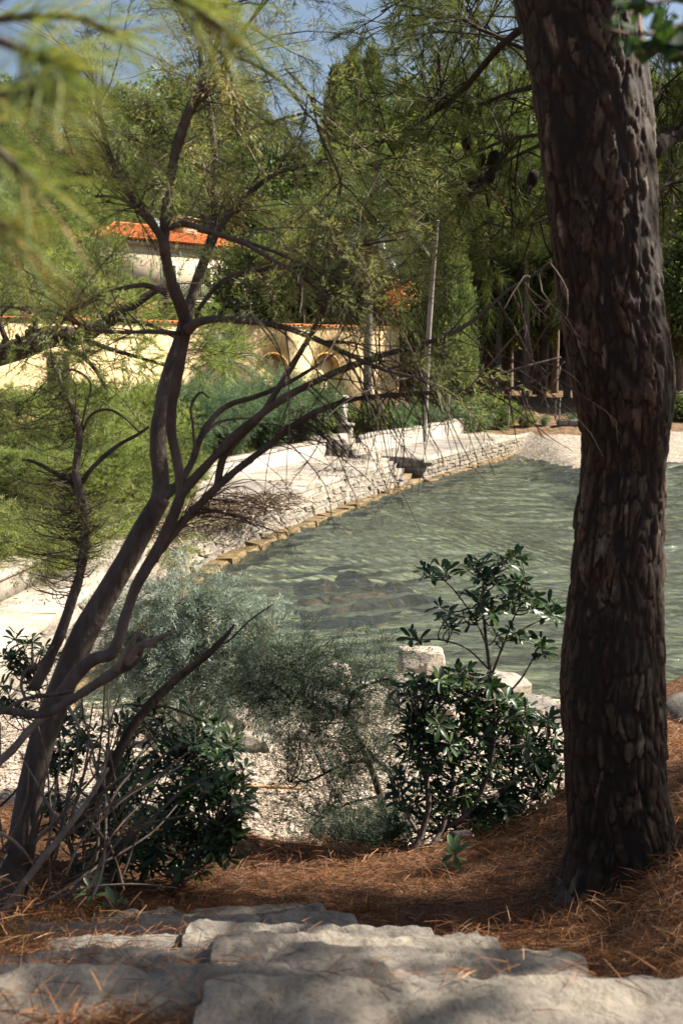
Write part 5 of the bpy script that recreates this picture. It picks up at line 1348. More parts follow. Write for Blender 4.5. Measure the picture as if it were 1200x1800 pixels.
feather_plant('dark feathery tamarisk shrub in front of the shore rocks', base,
    [([(690, 1530), (668, 1400), (642, 1327), (607, 1257), (577, 1240), (545, 1225), (510, 1225), (470, 1228), (410, 1212)], 6.6, 6.4, [16, 14, 12, 9, 7, 6, 5, 4, 2]), ([(607, 1257), (612, 1240), (624, 1215), (653, 1202), (690, 1190)], 6.5, 6.4, [8, 7, 6, 5, 3]),
     ([(700, 1500), (690, 1374), (659, 1333), (630, 1300)], 6.5, 6.4, [12, 9, 7, 4]), ([(668, 1400), (620, 1410), (575, 1430), (545, 1460)], 6.5, 6.3, [7, 5, 4, 3]), ([(510, 1225), (475, 1195), (467, 1178), (496, 1172), (540, 1150)], 6.4, 6.5, [6, 5, 4, 4, 2]), ([(650, 1335), (600, 1345), (550, 1370), (510, 1375)], 6.5, 6.3, [6, 5, 4, 2])],
    [(440, 1210, 60, 25, 6.5, 18), (530, 1185, 55, 25, 6.5, 20), (590, 1225, 55, 28, 6.5, 20), (640, 1185, 45, 30, 6.5, 14), (490, 1245, 60, 22, 6.4, 15), (555, 1285, 60, 28, 6.4, 14), (625, 1310, 45, 40, 6.4, 12), (530, 1370, 30, 25, 6.4, 5), (590, 1390, 45, 40, 6.4, 10), (570, 1440, 35, 30, 6.4, 6), (490, 1150, 40, 25, 6.6, 9), (665, 1280, 35, 50, 6.5, 9)],
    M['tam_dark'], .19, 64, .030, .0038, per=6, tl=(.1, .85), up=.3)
base = at(620, 1560, 6.0); base[2] = 1.0
feather_plant('low dark green feathery shrub at the lip of the bank', base,
    [([(620, 1560), (610, 1520), (590, 1495)], 6.0, 6.0, [8, 6, 3]), ([(625, 1560), (650, 1515), (670, 1490)], 6.0, 6.0, [8, 6, 3])],
    [(600, 1500, 55, 25, 6.0, 26), (650, 1490, 50, 25, 6.0, 24), (570, 1515, 35, 18, 6.0, 14), (690, 1480, 40, 30, 6.0, 16), (630, 1520, 50, 18, 5.9, 16)], M['tam_dark'], .14, 50, .028, .0038, per=6, tl=(.2, .7), up=.7)

# ------------------------------------------------------------------ leathery leaved bushes
def leaf_verts(L, W, cup, bend):
    st_ = [(0, .06), (.25, .55), (.5, .9), (.72, 1.0), (.9, .7), (1.0, .0)]
    V = []; 
    for s, wv in st_:
        z = -bend*s*s*L
        V += [(s*L, -wv*W/2, z+cup*wv*W), (s*L, 0, z), (s*L, wv*W/2, z+cup*wv*W)]
    Q = []
    for k in range(len(st_)-1):
        a = k*3; Q += [(a, a+3, a+4, a+1), (a+1, a+4, a+5, a+2)]
    return np.array(V), Q
LV = [leaf_verts(1, .32, .16, b_) for b_ in (.05, .15, .28)]
def leaf_set(name, mat, ints=(.15, .4, .6, .8)):
    out = []
    for V, Q in LV:
        for ti in ints:
            mb = MB(); mb.add(V, Q=Q, tint=ti); out.append(mb.mesh(name, mat, True))
    return out
pit_leaves = leaf_set('leaf', M['pitto'], (.1, .35, .5, .65, .9))
def basis(X, Zh):
    X = nrm(X); Yv = nrm(np.cross(Zh, X)); Zv = np.cross(X, Yv); return X, Yv, Zv
def whorls(root, P, D, nper, L, meshes, mat, maxobj=300, open_=(.95, 1.45), name='leaf', base_tint=(.15, .8)):
    """rosettes of leaves; the 300 nearest leaves are objects, the rest one part"""
    off = np.array(root.location); N = len(P); n = N*nper
    k = np.repeat(np.arange(N), nper); Dw = nrm(D)[k]; A = nrm(np.cross(Dw, rng.normal(size=(N, 3))[k])); B = np.cross(Dw, A)
    az = np.tile(np.arange(nper)*2.4, N)+np.repeat(rng.uniform(0, 6, N), nper)+rng.normal(0, .35, n); th = rng.uniform(*open_, n)+rng.normal(0, .15, n)
    X = Dw*np.cos(th)[:, None]+(A*np.cos(az)[:, None]+B*np.sin(az)[:, None])*np.sin(th)[:, None]
    X, Yv, Zv = basis(X, Dw+rng.normal(0, .12, (n, 3)))
    pos = P[k]-Dw*rng.uniform(0, .03, (n, 1))+X*.006
    ln = L*rng.uniform(.45, 1.2, n)
    order = np.argsort(np.linalg.norm(pos-np.array([0, 0, EYE]), axis=1)); near = order[:maxobj]; far = order[maxobj:]
    for q in near:
        o = link(name, meshes[random.randrange(len(meshes))], root)
        m4 = Matrix(((X[q][0], Yv[q][0], Zv[q][0], 0), (X[q][1], Yv[q][1], Zv[q][1], 0), (X[q][2], Yv[q][2], Zv[q][2], 0), (0, 0, 0, 1)))
        o.matrix_local = Matrix.Translation(Vector(pos[q]-off)) @ m4 @ Matrix.Scale(ln[q], 4)
    if len(far):
        mb = MB()
        for v in range(3):
            f = far[v::3]; V, Q = LV[v]; Vw = pos[f][:, None]-off+ln[f][:, None, None]*(V[None, :, 0:1]*X[f][:, None]+V[None, :, 1:2]*Yv[f][:, None]+V[None, :, 2:3]*Zv[f][:, None])
            Qn = (np.array(Q)[None]+(np.arange(len(f))*len(V))[:, None, None]).reshape(-1, 4); mb.add(Vw.reshape(-1, 3), Q=Qn, tint=np.repeat(rng.uniform(*base_tint, len(f)), len(V)))
        o = mb.build('foliage', mat, root, True); o['kind'] = 'stuff'

def leafy_bush(label, base, stems, anchors, L, nper, mult=2.3, extra=None, mat='bark_tam', cname='bush', ydir=0):
    t = thing('leathery_bush', label, cname, tuple(base)); sk = []
    for pts, y0, y1, w in stems:
        P = poly(pts, y0, y1); mb = MB(); W = tube(mb, P-base, [a/2*(y0+y1)/2/2000 for a in w], 7, 5, .12); mb.build('stem', M[mat], t, True); sk.append(W)
    sk = np.concatenate(sk)
    P, C = cloud([(*a_[:5], int(a_[5]*mult)) for a_ in anchors])
    if extra is not None:
        E = np.array([at(a+random.uniform(-14, 14)*(q > 0), b+random.uniform(-12, 12)*(q > 0), c+random.uniform(-.08, .08)) for a, b, c in extra for q in range(3)]); P = np.concatenate([P, E]); C = np.concatenate([C, E-np.array([0, 0, .15])])
    ms = MB(); S = connect(ms, P-base, sk, .0055, .003); ms.build('twigs', M[mat], t, True)
    D = nrm(nrm(S[:, -1]-S[:, -2])*.8+rand_dirs(len(P))*.4+np.array([0, -.25, .45]))
    whorls(t, P, D, nper, L, pit_leaves, M['pitto'])
    return t
base = at(240, 1610, 4.8); base[2] = float(HT(np.array(base[0]), np.array(4.8)))
leafy_bush('dense dark glossy leaved bush beside the grey tamarisk trunk', base,
    [([(240, 1610), (250, 1540), (290, 1460), (330, 1390)], 4.8, 4.8, [12, 10, 8, 4]), ([(235, 1610), (200, 1530), (190, 1450), (200, 1370)], 4.8, 5.0, [12, 10, 8, 4]), ([(250, 1610), (320, 1540), (380, 1460)], 4.8, 4.6, [12, 9, 5]), ([(230, 1610), (150, 1540), (110, 1440), (90, 1300), (60, 1180)], 4.9, 5.3, [12, 10, 8, 6, 4]), ([(300, 1440), (330, 1370), (320, 1320)], 4.8, 4.9, [6, 5, 3])],
    [(330, 1320, 70, 40, 4.95, 12), (270, 1390, 80, 60, 4.9, 18), (350, 1430, 75, 55, 4.7, 22), (390, 1390, 40, 55, 4.7, 11), (200, 1450, 70, 70, 5.0, 14), (300, 1495, 90, 45, 4.8, 20), (190, 1530, 60, 50, 4.9, 10), (400, 1480, 40, 35, 4.6, 8), (120, 1400, 50, 80, 5.1, 10), (60, 1150, 60, 40, 5.4, 12), (30, 1210, 40, 60, 5.4, 9), (150, 1290, 60, 40, 5.2, 8), (230, 1310, 60, 50, 5.1, 11), (330, 1270, 60, 30, 5.0, 7), (370, 1300, 50, 35, 4.9, 9), (410, 1350, 30, 40, 4.7, 6), (250, 1260, 50, 30, 5.1, 7), (420, 1440, 25, 35, 4.6, 5)],
    .064, 9)
base = at(708, 1568, 5.3); base[2] = float(HT(np.array(base[0]), np.array(5.3)))-.03
leafy_bush('spreading dark glossy leaved bush with a tall sprig over the water', base,
    [([(702, 1570), (712, 1520), (738, 1470), (752, 1420), (748, 1370), (735, 1320), (740, 1270)], 5.3, 5.5, [20, 16, 12, 11, 10, 8, 5]), ([(712, 1540), (745, 1500), (775, 1460), (790, 1400), (800, 1330)], 5.3, 5.6, [13, 10, 9, 8, 5]), ([(738, 1470), (715, 1430), (705, 1390)], 5.4, 5.5, [8, 6, 4]),
     ([(775, 1460), (830, 1420), (862, 1340), (868, 1260), (862, 1190), (853, 1120), (848, 1050), (850, 1010)], 5.5, 5.7, [9, 8, 8, 8, 7, 6, 4, 3]), ([(862, 1190), (885, 1130), (905, 1080), (925, 1050)], 5.7, 5.7, [5, 4, 3, 2]), ([(853, 1130), (835, 1090), (800, 1040), (775, 1015)], 5.7, 5.7, [4, 3, 3, 2]), ([(862, 1180), (820, 1140), (775, 1125), (740, 1125)], 5.7, 5.7, [4, 3, 3, 2]), ([(885, 1130), (920, 1105), (960, 1085)], 5.7, 5.8, [3, 3, 2]), ([(868, 1240), (910, 1200), (935, 1160), (945, 1135)], 5.7, 5.8, [4, 4, 3, 2]),
     ([(990, 1480), (960, 1440), (945, 1380), (960, 1300)], 5.8, 5.9, [7, 6, 5, 3]), ([(905, 1480), (915, 1430), (900, 1370), (910, 1300)], 5.8, 5.9, [9, 8, 6, 4]), ([(985, 1470), (975, 1420), (985, 1360)], 5.9, 5.9, [8, 7, 5])],
    [(740, 1230, 50, 40, 5.5, 12), (800, 1210, 50, 35, 5.6, 11), (850, 1230, 45, 40, 5.6, 10), (900, 1260, 45, 40, 5.7, 9), (760, 1300, 60, 45, 5.5, 14), (830, 1310, 55, 45, 5.6, 14), (900, 1330, 60, 50, 5.8, 11), (720, 1360, 40, 50, 5.5, 7), (780, 1400, 60, 50, 5.6, 13), (850, 1400, 60, 50, 5.7, 11), (930, 1400, 40, 60, 5.9, 7), (705, 1450, 40, 40, 5.6, 5), (830, 1460, 70, 40, 5.7, 9), (955, 1300, 25, 60, 5.9, 7), (940, 1350, 40, 50, 5.9, 8), (960, 1430, 30, 40, 5.9, 6), (890, 1440, 50, 40, 5.8, 8)],
    .070, 9, mult=2.9, extra=[(757, 1010, 5.7), (783, 1007, 5.7), (821, 989, 5.7), (844, 989, 5.7), (879, 980, 5.7), (902, 977, 5.75), (850, 1012, 5.65), (827, 1042, 5.7), (873, 1024, 5.65), (908, 1024, 5.7), (926, 1036, 5.7), (902, 1053, 5.7), (932, 1065, 5.7), (964, 1062, 5.75), (972, 1080, 5.75), (786, 1077, 5.7), (792, 1100, 5.7), (824, 1088, 5.7), (867, 1077, 5.6), (856, 1053, 5.65), (902, 1112, 5.7), (873, 1115, 5.7), (735, 1124, 5.7), (946, 1132, 5.8), (962, 1138, 5.8), (838, 1070, 5.7), (890, 1040, 5.7)])
# seedlings
seed_leaves = leaf_set('leaf', M['seedling'], (.2, .5, .9))
for px, py, y, s, lb in ((798, 1500, 4.95, .095, 'bright green leaf rosette at the foot of the spreading bush'), (205, 1592, 4.3, .075, 'small green seedling in the dry grass below the dark bush'), (160, 1565, 4.4, .08, 'small seedling between the grey trunk and the dark bush'), (785, 1535, 4.95, .06, 'lower small rosette on the needles by the spreading bush')):
    p = at(px, py, y); zb_ = float(HT(np.array(p[0]), np.array(y)))
    t = thing('seedling', lb, 'seedling', (p[0], y, zb_)); mb = MB(); tube(mb, [(0, 0, -.03), (.01, 0, (p[2]-zb_)*.5), p-np.array([p[0], y, zb_])], [.006, .005, .004], 6, 3); mb.build('stem', M['bark_tam'], t)
    whorls(t, p[None], np.array([[0, -.35, 1.0]]), 13, s, seed_leaves, M['seedling'], 60, (.5, 1.4))
# overhanging twig of oval leaves near the lens, top right
t = thing('leafy_branch', 'blurred dark oval leaved branch hanging in at the top right corner', 'branch', tuple(at(1300, 0, 1.7)))
tl0 = np.array(t.location); mb = MB(); ov = [poly([(1300, 0), (1240, 20), (1180, 50), (1120, 60), (1070, 52)], 1.7, 1.55), poly([(1240, 20), (1190, 0), (1140, 5), (1090, -10)], 1.7, 1.6), poly([(1200, 42), (1170, 85), (1130, 90)], 1.65, 1.6), poly([(1290, 40), (1230, 70), (1190, 100)], 1.7, 1.65)]
for P in ov: tube(mb, P-tl0, [.004, .003, .0015], 6, 4)
mb.build('twig', M['twig'], t, True)
mb = MB(); tube(mb, [(0, 0, 0), (.5, .1, .2), (1.2, .2, .2), (1.5, .2, -2.0)], [.004, .010, .02, .035], 8, 5, .12); mb.build('stem', M['bark_tam'], t, True)
ovl = []
for V, Q in LV:
    for ti in (.2, .5, .8):
        mb = MB(); V2 = V*np.array([1, 1.75, 1]); mb.add(V2, Q=Q, tint=ti); ovl.append(mb.mesh('leaf', M['oval'], True))
P = np.concatenate([along(p, rng.uniform(.25, 1, 13)) for p in ov])
whorls(t, P, rand_dirs(len(P)), 2, .034, ovl, M['oval'], 300, (.7, 1.5))
# overhanging pine twigs near the lens, top left
t = thing('pine_branch', 'blurred bright pine branch hanging in at the top left corner', 'branch', tuple(at(-330, 120, 1.2)))
tl0 = np.array(t.location); main = [poly([(-330, 120), (-180, 90), (-40, 40), (120, 30), (205, 60)], 1.3, 1.2), poly([(-330, 130), (-180, 190), (-40, 240), (60, 320)], 1.15, .95), poly([(-60, 40), (80, -60), (240, -40), (330, 10), (395, 55)], 1.15, 1.1), poly([(-180, 190), (-60, 170), (60, 165)], 1.1, .9), poly([(-150, 205), (-90, 300), (-30, 380), (20, 400)], 1.1, 1.0), poly([(-60, 50), (20, 80), (90, 110)], 1.0, .9)]
mb = MB(); mf = MB()
for k, P in enumerate(main):
    W = tube(mb, P-tl0, [.006, .0045, .003], 6, 4)
    n_ = 16; tpos = np.linspace(.45, 1, n_); b = along(W, tpos); d = nrm(along(np.gradient(W, axis=0), tpos)); tufts(mf, b, d*1.25, 9, .09, .0014, .62, .02, .5+rng.normal(0, .25, n_), bent, sag=.12)
mb.build('twig', M['bark_tam'], t, True); mf.build('needles', M['pine_fore'], t)
mb = MB(); tube(mb, [(0, 0, 0), (-.9, .1, .25), (-2.2, .3, .5), (-3.4, .6, .3), (-3.6, .6, -1.9)], [.007, .016, .035, .07, .10], 8, 5, .12); mb.build('limb', M['bark_tam'], t, True)
# pine limb with cones at the left, in front of the wall
lb0 = at(-200, 690, 12); t = thing('pine_branch', 'dark pine limb with small cones crossing the yellow wall', 'pine', tuple(lb0))
lim = poly([(-200, 690), (-60, 640), (30, 615), (90, 592), (150, 588), (220, 545), (290, 500)], 12, 12.5); mb = MB(); tube(mb, lim-lb0, [.16, .14, .12, .11, .09, .06, .03], 9, 5, .15); mb.build('limb', M['bark_dark'], t, True)
zg = float(HT(np.array(-7.4), np.array(12.3)))-lb0[2]; mb = MB(); tube(mb, [(-7.4-lb0[0], .3, zg-.3), (-7.2-lb0[0], .3, -.5), (-7.0-lb0[0], .2, 1.5), (-7.1-lb0[0], .3, 4.5)], [.30, .26, .22, .10], 12, 5, .12); tube(mb, [(-7.1-lb0[0], .25, -.4), (-1.0, .1, -.2), (.05, 0, .02)], [.18, .17, .155], 9, 4, .1); mb.build('trunk', M['bark_dark'], t, True)
subl = [lim]+[poly(p, 12.2, 12.4) for p in ([(60, 600), (62, 560), (45, 545), (20, 540)], [(130, 590), (190, 612), (250, 630), (310, 650)], [(100, 592), (160, 640), (190, 690)], [(20, 618), (0, 560), (30, 530)], [(200, 560), (260, 570), (320, 600)])]
for P in subl[1:]:
    mb = MB(); tube(mb, P-lb0, [.035, .025, .012], 6, 4); mb.build('branch', M['bark_dark'], t, True)
foliate(t, subl, 12, 11, .8, .30, 6, 16, .10, .006, M['pine_lit'], 9)
for px, py in ((48, 585), (52, 588), (35, 605), (20, 608), (8, 600), (158, 584), (10, 622), (55, 578), (48, 592), (32, 593), (60, 580)):
    o = link('pine_cone', cone_me, t); o.location = at(px, py, 12)-lb0; o.rotation_euler = (PI+random.uniform(-.6, .6), random.uniform(-.6, .6), 0)

# ------------------------------------------------------------------ steps of rough stone
def slab_mesh(name, seed, w_, d_, h_, mat, n=(56, 34, 9)):
    faces = []; Vs = []; Qs = []; c = 0
    for ax in range(3):
        for sg in (-1, 1):
            u, v = [(1, 2), (2, 0), (0, 1)][ax]; nu, nv = n[u], n[v]
            a, b = np.meshgrid(np.linspace(-1, 1, nu), np.linspace(-1, 1, nv), indexing='ij')
            P = np.zeros((nu, nv, 3)); P[..., ax] = sg; P[..., u] = a; P[..., v] = b; Vs.append(P.reshape(-1, 3))
            i, j = np.meshgrid(np.arange(nu-1), np.arange(nv-1), indexing='ij'); q = np.stack([i*nv+j, (i+1)*nv+j, (i+1)*nv+j+1, i*nv+j+1], -1).reshape(-1, 4)
            if sg < 0: q = q[:, ::-1]
            Qs.append(q+c); c += nu*nv
    V = np.concatenate(Vs); Q = np.concatenate(Qs)
    e = 26.0; nr = (np.abs(V)**e).sum(1)**(1/e); V = V/nr[:, None]
    half = np.array([w_/2, d_/2, h_/2]); P = V*half
    N = nrm(np.sign(V)*np.abs(V)**(e-1)/half)
    P = P+np.stack([vnoise(P, 4.0, seed+s_, 3) for s_ in (0, 50, 90)], -1)*np.array([.035, .03, .012])
    rdg = 1-np.abs(vnoise(P*np.array([1, 1.6, 1]), 4.5, seed+31, 2))*9
    dsp = vnoise(P*np.array([1, 1, 2.5]), 7, seed, 5)*.014+vnoise(P, 26, seed+7, 3)*.010-np.maximum(0, vnoise(P, 9, seed+3, 2)-.3)*.05-np.maximum(0, rdg)*.012
    P = P+N*dsp[:, None]
    mb = MB(); mb.add(P, Q=Q); return mb.mesh(name, mat, True)
stp = thing('stone_steps', 'rough grey limestone steps leading down to the beach', 'steps', (0, 2.3, 2.7))
slabs = [(-.66, 1.98, 2.79, .60, .36, .2, .08), (.42, 2.05, 2.835, 1.50, .60, .22, 0), (-.45, 2.36, 2.78, 1.15, .28, .2, .02), (.55, 2.44, 2.72, .95, .24, .2, -.03), (1.15, 2.2, 2.78, .5, .4, .2, .1),
         (.22, 2.72, 2.585, .88, .44, .22, -.03), (-.42, 2.66, 2.58, .62, .36, .2, .04), (-.95, 2.70, 2.57, .50, .36, .18, -.06),
         (.05, 3.06, 2.44, .90, .42, .22, .02), (-.56, 3.04, 2.42, .56, .38, .2, -.05), (-1.0, 3.06, 2.41, .4, .34, .18, .1), (.56, 3.0, 2.47, .26, .26, .18, .3),
         (-.12, 3.42, 2.29, .82, .42, .22, -.03), (-.70, 3.42, 2.26, .56, .38, .2, .04), (.36, 3.36, 2.33, .22, .24, .18, .2),
         (-.34, 3.80, 2.125, .84, .42, .22, .03), (-.92, 3.80, 2.11, .5, .34, .2, -.06), (-.55, 4.16, 1.995, .95, .32, .2, .02)]
for k, (x, y, z, w_, d_, h_, rz) in enumerate(slabs):
    o = link('stone', slab_mesh('stone', 100+k*7, w_, d_, h_, M['stone_step']), stp); o.location = (x, y-2.3, z-h_/2-2.7); o.rotation_euler = (random.gauss(0, .03), random.gauss(0, .025), rz)
for k, (a, b, lb) in enumerate((((440, 1524, 5.3), (560, 1536, 5.25), 'flat grey edging stone along the lip of the bank'), ((555, 1540, 5.25), (660, 1566, 5.1), 'narrow edging stone sloping down towards the spreading bush'))):
    A, B = at(*a), at(*b); c = (A+B)/2; ln = np.linalg.norm(B-A)
    o = link('edging_stone', slab_mesh('edging_stone', 300+k, ln+.05, .16, .12, M['stone_step'], (24, 8, 6))); o.location = c-np.array([0, 0, .055]); o.rotation_euler = (0, -math.atan2(B[2]-A[2], ln), math.atan2(B[1]-A[1], B[0]-A[0])); tag(o, lb, 'stone', None, 'thing')

# ------------------------------------------------------------------ rocks along the near shore
rocks = [(738, 1168, 13.0, .30, .24, .17), (590, 1185, 12.8, .17, .15, .13), (555, 1200, 12.6, .20, .18, .14), (690, 1215, 12.4, .26, .22, .20), (640, 1235, 12.0, .26, .22, .18), (600, 1250, 11.8, .28, .2, .16), (540, 1245, 11.9, .3, .22, .17), (480, 1255, 11.8, .3, .22, .16), (500, 1285, 11.3, .3, .16, .12), (430, 1275, 11.5, .28, .2, .15), (570, 1290, 11.2, .26, .16, .1), (390, 1290, 11.3, .25, .2, .14), (450, 1310, 10.9, .2, .14, .1), (275, 1300, 11.0, .17, .14, .13), (890, 1205, 13.5, .30, .2, .11), (820, 1230, 12.6, .3, .22, .12), (940, 1250, 12.0, .3, .24, .14), (340, 1280, 11.6, .26, .2, .16), (770, 1255, 12.0, .24, .2, .14)]
rl = ['pale flat topped boulder standing highest at the water edge', 'small white boulder between the feathery shrubs at the water']
def boulder(name, seed, sx_, sy_, sz_):
    me = slab_mesh(name, seed, 2*sx_, 2*sy_, 2*sz_, M['limestone'], (20, 16, 12))
    V = np.zeros(len(me.vertices)*3); me.vertices.foreach_get('co', V); V = V.reshape(-1, 3); r = np.random.default_rng(seed); S = np.array([sx_, sy_, sz_])
    for c in range(7):
        n_ = nrm(r.normal(size=3)*np.array([1, 1, .7])); e_ = np.maximum(0, (V/S)@n_-r.uniform(.75, 1.05)); V = V-e_[:, None]*n_*S
    V[:, :2] *= (1+.18*np.clip(-V[:, 2:3]/sz_, -1, 1)*r.uniform(-.6, 1.2))
    me.vertices.foreach_set('co', V.astype(np.float32).ravel()); me.polygons.foreach_set('use_smooth', np.zeros(len(me.polygons), bool)); me.update(); return me
for k, (px, py, y, sx_, sy_, sz_) in enumerate(rocks):
    p = at(px, py, y); zb_ = float(HT(np.array(p[0]), np.array(y)))
    o = link('shore_rock', boulder('shore_rock', 400+k, sx_, sy_, sz_)); o.location = (p[0], y, p[2]); o.rotation_euler = (0, 0, k*1.3)
    m_ = o.data; 
    # stretch the foot down to the bed
    for v in m_.vertices:
        if v.co.z < 0: v.co.z -= max(0, (p[2]-sz_)-zb_+.05)
    tag(o, rl[k] if k < 2 else ('cream ledge rock ' + ('left of the dark feathery shrub' if px < 420 else 'behind the dark feathery shrub' if px < 625 else 'under the pale flat topped boulder' if px < 760 else 'behind the spreading glossy bush') + (', near the water' if y > 12.3 else ', at the pebbles' if y < 11.35 else ', in the middle')), 'rock', None if k < 2 else 'limestone blocks of the shore ledge', 'thing')
    if k < 2: o['group'] = 'boulders at the water edge'
p = at(1195, 1285, 7.6); o = link('bank_rock', rock_mesh('bank_rock', 471, M['stone_step'], 3, 9, .08, .32, .4, .34)); o.location = (p[0]+.12, 7.6, p[2]-.1); tag(o, 'grey brown rock cut by the right edge beside the pine', 'rock', None, 'thing')
p = at(812, 1492, 5.5); o = link('bank_rock', rock_mesh('bank_rock', 472, M['stone_step'], 2, 7, .08, .07, .06, .04)); o.location = (p[0], 5.5, float(HT(np.array(p[0]), np.array(5.5)))+.02); tag(o, 'small grey rock on the needles behind the rosette', 'rock', None, 'thing')

# ------------------------------------------------------------------ beach pebbles, litter, needles, grass
n = 15000
y_ = rng.uniform(6.6, 12.9, n); x_ = rng.uniform(-.36, .3, n)*y_
keep = y_ > crest(x_)+.9; x_, y_ = x_[keep], y_[keep]; n = len(x_)
ov8 = np.array([(1, 0, 0), (0, 1, 0), (-1, 0, 0), (0, -1, 0), (0, 0, 1), (0, 0, -1)], float); of8 = np.array([(0, 1, 4), (1, 2, 4), (2, 3, 4), (3, 0, 4), (1, 0, 5), (2, 1, 5), (3, 2, 5), (0, 3, 5)])
s_ = rng.lognormal(-4.05, .45, (n, 1, 1))*rng.uniform(.6, 1.4, (n, 1, 3))*np.array([1, 1, .55]); a = rng.uniform(0, 6.28, n)
Vp = ov8[None]*s_*rng.uniform(.75, 1.25, (n, 6, 1)); Vr = np.stack([Vp[..., 0]*np.cos(a)[:, None]-Vp[..., 1]*np.sin(a)[:, None], Vp[..., 0]*np.sin(a)[:, None]+Vp[..., 1]*np.cos(a)[:, None], Vp[..., 2]], -1)
Vr = Vr+np.stack([x_, y_, HT(x_, y_)+.004], -1)[:, None]
mb = MB(); mb.add(Vr.reshape(-1, 3), T=(of8[None]+(np.arange(n)*6)[:, None, None]).reshape(-1, 3), tint=np.repeat(rng.uniform(0, 1, n), 6))
M['pebble'] = mat_leaf('pebble', [(0, (.13, .10, .075)), (.4, (.34, .275, .21)), (.8, (.55, .46, .37)), (1, (.66, .59, .50))], 0.0, .8, .2)
tag(mb.build('pebbles', M['pebble']), 'pale pebbles covering the near beach', 'pebbles', None, 'stuff')
n = 16000; y_ = rng.uniform(6.6, 12.6, n); x_ = rng.uniform(-.36, .28, n)*y_
keep = (y_ > crest(x_)+.9) & (vnoise(np.stack([x_, y_], -1), .9, 33, 3) > -.25); x_, y_ = x_[keep], y_[keep]; n = len(x_)
mb = MB(); d = rand_dirs(n)*np.array([1, 1, .22]); bent(mb, np.stack([x_, y_, HT(x_, y_)+.015], -1), d, rng.uniform(.04, .13, n), .007, .05, rng.uniform(0, 1, n))
M['wrack'] = mat_leaf('wrack', [(0, (.10, .07, .05)), (.5, (.30, .225, .16)), (1, (.58, .47, .36))], 0.0, .8, .2)
tag(mb.build('dry_seagrass', M['wrack']), 'dry seagrass shreds strewn over the near beach', 'seagrass', None, 'stuff')

n = 60000
y_ = rng.uniform(1.7, 8.5, n); x_ = rng.uniform(-.40, .44, n)*np.maximum(y_, 3)*1.0
dens = vnoise(np.stack([x_, y_], -1), 3.0, 55, 3)
xr = np.interp(y_, [1.7, 2.4, 2.8, 3.2, 3.6, 4.2], [1.3, 1.1, .66, .5, .28, -.05]); xl = np.interp(y_, [1.7, 2.4, 3.2, 4.2], [-1.0, -.9, -.75, -.6])
on_step = (x_ < xr) & (x_ > xl) & (y_ < 4.25)
keep = (y_ < crest(x_)+.55) & ~on_step & (dens > -.55); x_, y_, dens = x_[keep], y_[keep], dens[keep]; n = len(x_)
z_ = HT(x_, y_); lift = rng.exponential(.010, n)
mb = MB(); d = rand_dirs(n)*np.array([1, 1, .28])+np.array([0, 0, .05]); bent(mb, np.stack([x_, y_, z_+lift+.003], -1), d, rng.uniform(.06, .13, n), .0021, .10, np.clip(.42+dens*.45+rng.normal(0, .2, n), 0, 1))
# drifts of needles caught on the steps
dr = [(-.55, 2.18, 2.80, .30, .07, 900), (-.15, 2.2, 2.80, .2, .05, 300), (.3, 2.36, 2.83, .35, .03, 160), (-.8, 2.55, 2.64, .25, .1, 700), (-.45, 2.5, 2.66, .18, .06, 300), (-.8, 2.88, 2.51, .25, .09, 700), (-.2, 2.86, 2.53, .15, .04, 250), (.02, 2.9, 2.53, .06, .03, 120), (-.75, 3.24, 2.36, .3, .09, 800), (-.8, 3.6, 2.2, .35, .1, 900), (-.3, 3.6, 2.2, .2, .05, 250), (-.5, 4.0, 2.05, .4, .07, 700), (.72, 2.75, 2.55, .1, .12, 500), (.5, 3.15, 2.41, .08, .1, 300), (-1.1, 3.0, 2.45, .2, .4, 700)]
for x, y, z, sx_, sy_, n_ in dr:
    P = np.stack([x+rng.normal(0, sx_, n_), y+rng.normal(0, sy_, n_), z+rng.exponential(.012, n_)-.01], -1); bent(mb, P, rand_dirs(n_)*np.array([1, 1, .25]), rng.uniform(.06, .12, n_), .0020, .10, np.clip(rng.normal(.45, .25, n_), 0, 1))
for y, zt, xa, xb, n_ in ((2.52, 2.64, -1.1, .95, 1100), (2.90, 2.47, -1.2, .6, 1200), (3.25, 2.32, -1.2, .42, 1200), (3.63, 2.17, -1.2, .15, 1300), (4.02, 2.03, -1.2, .05, 1400), (4.34, 1.96, -1.1, .2, 1500), (2.22, 2.79, -1.0, -.25, 900)):
    x = rng.uniform(xa, xb, n_); cl = vnoise(np.stack([x, x*0+y], -1), 3.5, 66, 2) > -.25; x = x[cl]; n_ = len(x)
    P = np.stack([x, y+rng.normal(0, .035, n_), zt+rng.exponential(.014, n_)-.006], -1); bent(mb, P, rand_dirs(n_)*np.array([1, 1, .25]), rng.uniform(.05, .12, n_), .0020, .10, np.clip(rng.normal(.42, .25, n_), 0, 1))
tag(mb.build('pine_needle_litter', M['needle_dry']), 'rusty fallen pine needles carpeting the bank and steps', 'needles', None, 'stuff')
n = 1100; x_ = rng.normal(-1.12, .16, n); y_ = rng.normal(3.75, .25, n); mb = MB(); d = rand_dirs(n)*.7+np.array([0, 0, .8]); bent(mb, np.stack([x_, y_, HT(x_, y_)], -1), d, rng.uniform(.05, .16, n), .003, .35, rng.uniform(0, 1, n)); tag(mb.build('dry_grass', M['grass_dry']), 'tuft of straw coloured dry grass at the left of the steps', 'grass', None, 'stuff')

